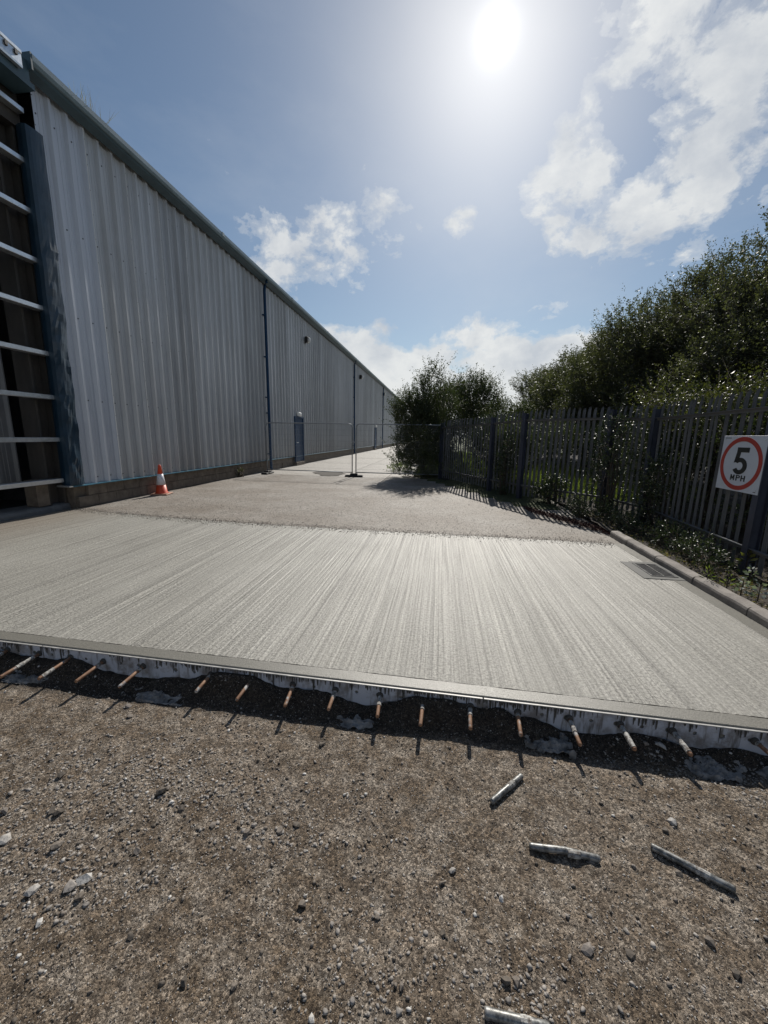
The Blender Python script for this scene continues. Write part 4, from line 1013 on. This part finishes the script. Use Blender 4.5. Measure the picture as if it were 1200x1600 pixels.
# ------------------------------------------------------------------ vegetation
def leaves(P, D, L, Wd_, fold=.25):
    """P base points, D leaf axis (unit), L lengths, Wd_ widths -> verts, faces"""
    n = len(P); R_ = rng.normal(size=(n, 3)); Wv = np.cross(D, R_); Wv /= np.linalg.norm(Wv, axis=1)[:, None]; Nn = np.cross(D, Wv)
    L = L[:, None]; Wd_ = Wd_[:, None]
    v0 = P; v1 = P+D*L*.5+Wv*Wd_*.5+Nn*Wd_*fold; v2 = P+D*L; v3 = P+D*L*.5-Wv*Wd_*.5+Nn*Wd_*fold
    V = np.stack([v0, v1, v2, v3], 1).reshape(-1, 3); b = (np.arange(n)*4)[:, None]
    Fc = np.concatenate([b+np.array([[0, 1, 2]]), b+np.array([[0, 2, 3]])], 1).reshape(-1, 3)
    return V, Fc
def unit(a): return a/np.linalg.norm(a, axis=-1, keepdims=True)
def crown(name, lobes, nshoot, per, L, parent, mtl, twig=M_BARK, up=.75, slen=(.25, .6), shell=.72, wf=.5, floor_=.05, rndshift=0.0):
    """lobes: (cx,cy,cz,rx,ry,rz) ellipsoids in the parent's space; leafy shoots spring from their outer shell"""
    lb = np.array(lobes, float); vol = (lb[:, 3]*lb[:, 4]*lb[:, 5])**.667; pr = vol/vol.sum()
    k = rng.choice(len(lb), nshoot, p=pr); d = unit(rng.normal(size=(nshoot, 3))); d[:, 2] = np.where(rng.random(nshoot) < .55, np.abs(d[:, 2]), d[:, 2])
    rad = shell+(1.02-shell)*rng.random(nshoot)**.7
    B = lb[k, :3]+d*lb[k, 3:]*rad[:, None]; B[:, 2] = np.maximum(B[:, 2], floor_)
    sd_ = unit(d*.7+np.array([0, 0, up])+.35*rng.normal(size=(nshoot, 3))); sl = rng.uniform(*slen, nshoot)*(1+.5*(rng.random(nshoot) < .08))
    t_ = rng.random((nshoot, per)); side = unit(rng.normal(size=(nshoot, per, 3)))
    P = B[:, None]+sd_[:, None]*sl[:, None, None]*t_[..., None]+side*.015
    D = unit(side*.8+sd_[:, None]*.55+np.array([0, 0, -.15]))
    ls = L*rng.uniform(.6, 1.25, (nshoot, per))*(1-.35*t_)
    V, Fc = leaves(P.reshape(-1, 3), D.reshape(-1, 3), ls.ravel(), ls.ravel()*wf)
    hue = np.clip(.35+.9*(fbm(B[:, 0]*1.4+9, B[:, 2]*1.4+B[:, 1], 3, 71))+rndshift, 0, 1)
    a = np.repeat(np.clip(hue[:, None]+.35*(rng.random((nshoot, per))-.4), 0, 1).ravel(), 4)
    o = np_mesh(name, V, Fc, mtl, parent, attr=a); o['kind'] = 'stuff'
    # twigs: thin 3-sided
    m = rng.random(nshoot) < .5; Bt, St, Lt = B[m], sd_[m], sl[m]; s1 = unit(np.cross(St, rng.normal(size=St.shape))); s2 = np.cross(St, s1); r_ = .004
    V = np.stack([Bt-St*.15+s1*r_, Bt-St*.15-s1*r_*.5+s2*r_, Bt-St*.15-s1*r_*.5-s2*r_, Bt+St*Lt[:, None]], 1).reshape(-1, 3); b = (np.arange(len(Bt))*4)[:, None]
    Fc = np.concatenate([b+np.array([[0, 1, 3]]), b+np.array([[1, 2, 3]]), b+np.array([[2, 0, 3]])], 1).reshape(-1, 3)
    o2 = np_mesh('twigs', V, Fc, twig, parent); o2['kind'] = 'stuff'
    return o
def trunk(parent, h, r0, lobes, n_limb=7, name='trunk'):
    mb = MB(); lean = Vector((random.uniform(-.1, .1), random.uniform(-.1, .1), 0))
    pts = [Vector((0, 0, -.1)), Vector((0, 0, h*.3))+lean*h*.2, Vector((0, 0, h*.62))+lean*h*.5, Vector((0, 0, h*.85))+lean*h*.7]
    mb.tube(pts, [r0*1.15, r0*.85, r0*.5, r0*.2], 8)
    for q in range(n_limb):
        lbq = lobes[q % len(lobes)]; s_ = pts[1].lerp(pts[2], random.random()); e_ = Vector(lbq[:3])+Vector((random.uniform(-.6, .6)*lbq[3], random.uniform(-.6, .6)*lbq[4], random.uniform(-.2, .7)*lbq[5]))
        m_ = s_.lerp(e_, .5)+Vector((0, 0, .15)); mb.tube([s_, m_, e_], [r0*.4, r0*.25, r0*.07], 6)
    return mb.build(name, M_BARK, parent, True)

PROTO = {}
def row_tree(x_, y_, h, rw, label, kind, rz, seed=0):
    t = thing('tree', (x_, y_, .05), label, 'tree', 'trees in the row behind the palisade fence', rz)
    if kind not in PROTO:
        random.seed(seed+100); H = 5.5; R_ = 1.6; lobes = [(0, 0, H*.5, R_*.8, R_*.8, H*.36)]
        for q in range(11):
            zz = random.uniform(.26, .86)*H; rr = R_*(1.05-.5*abs(zz/H-.45)); a = q*2.4+random.random()
            lobes.append((R_*.5*math.cos(a), R_*.5*math.sin(a), zz, rr*random.uniform(.5, .7), rr*random.uniform(.5, .7), rr*random.uniform(.45, .65)))
        lobes.append((random.uniform(-.2, .2), random.uniform(-.2, .2), H-R_*.42, R_*.5, R_*.5, R_*.42))
        ns, per, leaf = [(3000, 26, .062), (2600, 24, .072), (2000, 20, .10)][kind % 3]
        tr = trunk(t, H, .11, lobes); cr_ = crown('crown', lobes, ns, per, leaf, t, L_ALDER, shell=.45, wf=.55)
        tw = [c for c in COL.objects if c.parent == t and c.name.startswith('twigs')][0]; PROTO[kind] = (tr, cr_, tw)
    else:
        for src in PROTO[kind]: inst(src, t)
    t.scale = (rw/1.6, rw/1.6*random.uniform(.9, 1.1), h/5.5*(1+.045*math.sin(seed*2.3)))
    return t
# row heights follow the photo's skyline: about 5.5 m for a front at x = 6
RT = [(6.5, 2.6, 4.3, 1.3), (6.5, 4.6, 4.4, 1.3), (6.4, 6.8, 4.7, 1.4), (6.5, 8.9, 5.5, 1.45), (6.9, 10.8, 5.7, 1.5), (6.6, 12.5, 5.35, 1.6), (6.6, 14.6, 5.45, 1.6), (6.4, 16.8, 5.3, 1.5), (6.6, 19.0, 5.35, 1.6), (6.5, 21.5, 5.4, 1.6), (6.5, 24.4, 5.6, 1.7), (6.4, 27.4, 5.7, 1.8)]
rlab = ['first tree of the tall row, just outside the right edge', 'tall dark tree at the right edge behind the sign, reaching highest in the picture', 'dense dark tree behind the near fence bay', 'dark bushy tree with a ragged spiky top right of the skyline step', 'dark tree just left of the step in the skyline',
        'rounded leafy tree in the middle of the hedge-like row', 'dense green tree behind the fence corner', 'leafy tree above the ivy covered posts', 'tree of the row standing above the sunlit grass', 'smaller rounded tree toward the left of the row', 'olive green tree near the left end of the row', 'last tree at the left end of the row, with sky showing beside it']
for k, ((a, b, h, rw), lb_) in enumerate(zip(RT, rlab)):
    row_tree(a, b, h, rw*1.12, lb_, (0 if k % 2 else 3) if b < 12 else (1 if b < 18 else 2), k*2.1, k)

def bush(name, x_, y_, lobes, label, cat, ns, per, leaf, mtl, group=None, stems=5, z=.0, **kw):
    t = thing(name, (x_, y_, z), label, cat, group)
    mb = MB()
    for q in range(stems):
        lbq = lobes[q % len(lobes)]; b = Vector((random.uniform(-.12, .12), random.uniform(-.12, .12), -.05)); e_ = Vector(lbq[:3])+Vector((0, 0, lbq[5]*.6))
        mb.tube([b, b.lerp(e_, .5)+Vector((random.uniform(-.1, .1), random.uniform(-.1, .1), 0)), e_], [.028, .018, .006], 6)
    mb.build('stem', M_BARK, t, True)
    crown('foliage', lobes, ns, per, leaf, t, mtl, **kw); return t
# clump at the end of the mesh fence
bush('overgrown_bush', -.55, 14.75, [(-.45, 0, 1.9, .72, .8, .8), (.1, .2, 1.3, .9, .8, 1.1), (-.2, .3, 2.6, .6, .6, .55), (.15, .1, 3.1, .36, .4, .75), (-.75, -.1, 2.3, .45, .5, .4), (.5, 0, 2.3, .6, .6, .7), (0, -.1, .5, .95, .7, .6), (-.55, -.2, .45, .6, .6, .55), (.5, -.25, .45, .7, .55, .55), (-.1, -.3, 1.2, .9, .6, .8)], 'dark sprawling bush with a tall pointed sprig at the end of the mesh fence', 'bush', 2200, 24, .078, L_BUSH, up=1.0, slen=(.3, .75))
bush('tall_bush', 1.1, 17.2, [(-.5, 0, 2.4, .7, .8, 1.2), (.2, 0, 2.9, .6, .7, .95), (.7, .3, 2.5, .7, .8, 1.1), (0, 0, 1.2, 1.3, .9, 1.2)], 'tall leafy bush with upright shoots behind the far fence bay', 'bush', 1500, 20, .085, L_BUSH, up=1.2, slen=(.35, .8))
bush('tall_bush', .35, 19.5, [(0, 0, 2.4, .9, .9, 1.3), (-.8, .3, 1.9, .8, .8, 1.2)], 'upright green bush between the pointed bush and the tall leafy bush', 'bush', 900, 18, .09, L_BUSH, up=1.2, slen=(.3, .7))
bush('low_bush', 3.1, 21.5, [(0, 0, 1.9, 1.2, 1.1, 1.4), (1.4, .5, 1.8, 1.1, 1.1, 1.3), (-1.2, 0, 2.0, 1.0, 1, 1.2)], 'lower distant bushes in the dip of the skyline left of the tree row', 'bush', 1400, 18, .10, L_BUSH, up=1.1)
bush('low_bush', 4.3, 26.5, [(0, 0, 1.5, 1.4, 1.2, 1.3), (-1.6, .5, 1.6, 1.2, 1.1, 1.2)], 'farthest bush just left of the last tree of the row', 'bush', 1000, 16, .11, L_BUSH, up=1.1)
bush('roadside_bush', -.9, 24.0, [(0, 0, 1.6, .9, 1.2, 1.5), (-.5, 1.5, 1.3, .8, 1.1, 1.2)], 'roadside bush beyond the mesh fence, nearer of the two shading the concrete road', 'bush', 900, 16, .10, L_BUSH)
bush('roadside_bush', -.8, 31.0, [(0, 0, 1.9, 1.2, 1.4, 1.8), (-.9, 1.5, 1.6, .8, 1.3, 1.2), (.3, -2.2, 1.5, 1.2, 1.3, 1.5)], 'larger roadside bush further down the concrete road', 'bush', 1000, 16, .12, L_BUSH)
# undergrowth between the fence and the trees
UN = [(5.1, 3.0, .75, 1.5, 'bramble mass'), (4.8, 4.9, .8, 1.7, ''), (4.75, 6.6, .8, 1.8, ''), (4.7, 8.3, .75, 1.9, ''), (4.95, 9.7, .55, 1.4, ''), (5.2, 12.6, .6, 1.6, ''), (4.4, 14.6, .8, 1.6, ''), (4.0, 17.0, .9, 1.7, ''), (2.15, 12.3, .5, 1.5, ''), (1.8, 13.8, .6, 1.7, '')]
ulab = ['dark undergrowth behind the fence bay next to us', 'dark undergrowth directly behind the speed sign', 'dark undergrowth left of the speed sign behind the pales', 'dark undergrowth behind the ivy covered corner posts', 'low dark shrub at the right of the sunlit grass behind the fence', 'shrub behind the sunlit grass, below the row trees', 'mid-distance shrub under the row trees beyond the grass',
        'far shrub under the left half of the tree row', 'glossy shrub behind the narrow fence bay', 'glossy shrub behind the farthest palisade bay']
for k, ((a, b, rw, h, _), lb_) in enumerate(zip(UN, ulab)):
    random.seed(k+300)
    bush('shrub', a, b, [(0, 0, h*.5, rw, rw*1.2, h*.5), (.1, .5, h*.75, rw*.8, rw, h*.38), (-.15, -.5, h*.7, rw*.8, rw, h*.36)], lb_, 'shrub', 1000 if b < 13 else 600, 22, .055 if b < 10 else .075, L_IVY if k % 2 else L_BUSH, 'shrubs between the fence and the tree row', z=.08)
# yellow-green leafy growth above the fence
for k, (a, b, z_, lb_) in enumerate([(4.35, 6.9, 2.1, 'yellow-green bramble spray above the fence, left of the sign'), (4.35, 5.4, 2.35, 'yellow-green bramble spray above the fence over the sign'), (4.1, 8.2, 2.2, 'olive bramble spray rising over the corner posts'), (4.2, 4.3, 2.2, 'yellow-green bramble spray at the right edge above the fence')]):
    bush('bramble', a, b, [(0, 0, z_-.35, .38, .7, .42), (.2, .4, z_, .25, .4, .3), (0, -.5, z_-.1, .3, .4, .3)], lb_, 'bramble', 130, 16, .06, L_YEL, 'bramble sprays above the palisade fence', up=.4)
# ivy and bramble on and at the foot of the fence
IV = [(3.30, 8.0, .35, 1.9, 'glossy ivy climbing the pair of dark posts at the fence corner'), (3.62, 6.9, .25, 1.2, 'glossy ivy between the corner post and the sign'), (1.75, 10.5, .22, 1.5, 'glossy ivy on the narrow fence bay'), (2.6, 9.3, .3, .55, 'low ivy at the foot of the bay in front of the grass')]
for (a, b, r_, h, lb_) in IV:
    bush('ivy', a, b, [(0, 0, h*.5, r_*.7, r_*1.3, h*.5), (0, .2, h*.3, r_*.8, r_, h*.3)], lb_, 'ivy', 240, 16, .05, L_IVY, 'ivy on the palisade fence', z=.05, up=.2, slen=(.1, .3))
for k, (a, b, lb_) in enumerate([(3.10, 7.5, 'low dark weeds at the foot of the corner posts'), (3.08, 6.6, 'low dark weeds beside the end of the kerb'), (3.22, 5.7, 'low dark weeds under the left half of the near fence bay'), (3.15, 4.9, 'low dark weeds under the speed sign'), (3.22, 3.3, 'low weeds at the right edge behind the kerb'), (2.7, 7.9, 'dark weeds left of the kerb end at the fence foot')]):
    bush('weeds', a, b, [(0, 0, .10, .16, .38, .13), (.1, .3, .13, .12, .25, .14)], lb_, 'weeds', 110, 12, .045, L_IVY, 'weeds along the fence foot', z=.03, up=.6, slen=(.06, .18))
# single small plants
def plant(x_, y_, label, n, L_, mtl, name='leafy_plant', tilt=.5, z=.06, w=.45, rings=3):
    t = thing(name, (x_, y_, z), label, 'plant'); P = []; D = []; Ls = []
    for q in range(n):
        a = q*2.399; k = q/n; el = (.25+1.0*k) if name != 'leafy_plant' else (-.05+.75*k); d = np.array([math.cos(a)*math.cos(el), math.sin(a)*math.cos(el), math.sin(el)]); P.append(np.array([0, 0, .02+.12*k*rings/3])+d*.02); D.append(d); Ls.append(L_*(1.1-.5*k)*random.uniform(.8, 1.1))
    V, Fc = leaves(np.array(P), np.array(D), np.array(Ls), np.array(Ls)*w, .15)
    np_mesh('leaf_rosette', V, Fc, mtl, t, attr=np.repeat(rng.random(n), 4))
    MB().tube([(0, 0, -.03), (0, 0, .14)], [.006, .003], 6).build('stem', M_BARK, t); return t
for (u, v, lab, n, L_, m_) in [(1172, 905, 'pale silvery plant standing behind the kerb, upper one', 20, .06, L_PALE), (1158, 925, 'pale silvery plant behind the kerb, lower left one', 18, .055, L_PALE), (1185, 932, 'pale silvery plant close to the brick', 16, .055, L_PALE)]:
    q = onz(u, v, .08); plant(q[0], q[1], lab, n, L_, m_, w=.72)
q = onz(1160, 893, .12); plant(q[0]+.1, q[1]+.1, 'bright yellow-green leafy sprig at the foot of the near fence post', 18, .09, L_YEL, 'leafy_sprig', z=.16)
q = onz(1105, 905, .09); plant(q[0], q[1], 'small fern-like green plant just behind the kerb joint', 22, .075, L_GRASS, 'small_fern', w=.2)
q = onz(1128, 912, .09); plant(q[0]+.05, q[1], 'tiny green weed behind the kerb between the fern and the silvery plants', 14, .05, L_GRASS, 'small_weed', w=.3)
# brick
q = onz(1203, 942, .06); o = MB().box((-.105, -.05, -.03), (.105, .05, .035), .004).build('brick', M_BRICK); o.location = (q[0]+.09, q[1]-.02, .11); o.rotation_euler = (.1, -.15, .7); tag(o, 'broken red brick lying behind the kerb at the right edge', 'brick')
# grass
def blades(name, P, hmin, hmax, w, mtl, label, cat='grass', parent=None):
    n = len(P); D = unit(np.column_stack([rng.normal(size=(n, 2))*.35, np.ones(n)])); L_ = rng.uniform(hmin, hmax, n)
    V, Fc = leaves(P, D, L_, np.full(n, w), .1); o = np_mesh(name, V, Fc, mtl, parent, attr=np.repeat(rng.random(n), 4)); o['kind'] = 'stuff'
    if label: tag(o, label, cat)
    return o
n = 12000; xx = rng.uniform(2.2, 5.6, n); yy = rng.uniform(9.0, 19, n); k = (xx-2.1)*.62+(yy-10.1)*.78 > .25; P = np.column_stack([xx[k], yy[k], verge_h(xx[k], yy[k])-.02])
blades('tall_grass', P, .15, .55, .012, L_GRASS, 'sunlit rough grass growing behind the palisade fence')
n = 9000; xx = rng.uniform(-.9, 2.6, n); yy = rng.uniform(14.5, 34, n); P = np.column_stack([xx, yy, np.full(n, .0)]); blades('rough_grass', P, .15, .5, .02, L_GRASS, 'rough grass along the edge of the concrete road beyond the mesh fence')
n = 5200; xx = 2.9+np.abs(rng.normal(size=n))*.35; yy = rng.uniform(1.5, 8.2, n); P = np.column_stack([xx, yy, verge_h(xx, yy)-.015]); blades('verge_grass', P[rng.random(n) < .22], .03, .10, .006, L_VERGE, 'short grass and weeds on the dark soil behind the kerb')
# leaf litter on the verge
n = 5000; xx = rng.uniform(2.87, 3.6, n); yy = rng.uniform(1.5, 8.4, n); P = np.column_stack([xx, yy, verge_h(xx, yy)+.006]); D = unit(np.column_stack([rng.normal(size=(n, 2)), .15*rng.normal(size=n)]))
V, Fc = leaves(P, D, rng.uniform(.015, .045, n), rng.uniform(.01, .025, n), .1); o = np_mesh('leaf_litter', V, Fc, L_DRY, attr=np.repeat(rng.random(n)*.6, 4)); tag(o, 'brown leaf litter on the soil between kerb and fence', 'leaf litter', kind='stuff')
# low mat of debris where the kerb ends
n = 2600; xx = rng.uniform(1.9, 3.0, n); yy = 8.6-(xx-1.9)*2.0+rng.normal(size=n)*.22; P = np.column_stack([xx, yy, np.full(n, .012)]); D = unit(np.column_stack([rng.normal(size=(n, 2)), .12*np.abs(rng.normal(size=n))]))
V, Fc = leaves(P, D, rng.uniform(.02, .06, n), rng.uniform(.012, .03, n), .1); o = np_mesh('fallen_leaves', V, Fc, M_LITTER, attr=np.repeat(rng.random(n), 4)); tag(o, 'reddish brown fallen leaves in the shade where the kerb ends', 'fallen leaves', kind='stuff')
# weeds in the gutter
t = thing('gutter_weeds', (-6.70, 7.5, 7.17), 'wispy dry grass growing out of the gutter near the warehouse corner', 'weeds')
n = 46; P = np.column_stack([rng.normal(size=n)*.02, rng.uniform(-.25, .5, n), np.zeros(n)]); blades('stalks', P, .2, .55, .006, L_DRY, None, None, t)
# weeds growing at the plinth
for (u, v, z_, lb_) in [(328, 742, .03, 'small yellow-flowered weed growing at the foot of the plinth right of the cone'), (625, 735, .03, 'low green weed at the edge of the road beyond the mesh fence')]:
    q = onz(u, v, z_); x_ = max(q[0], -6.93) if u < 400 else q[0]
    bush('small_weeds', x_ if u > 400 else -6.88, q[1], [(0, 0, .14, .10 if u < 400 else .5, .25 if u < 400 else .6, .12)], lb_, 'weed', 40 if u < 400 else 120, 10, .035 if u < 400 else .07, L_YEL if u < 400 else L_GRASS, slen=(.05, .15))
print('pales', npale, 'objects', len(bpy.data.objects), 'tris', sum(len(m.polygons) for m in bpy.data.meshes))
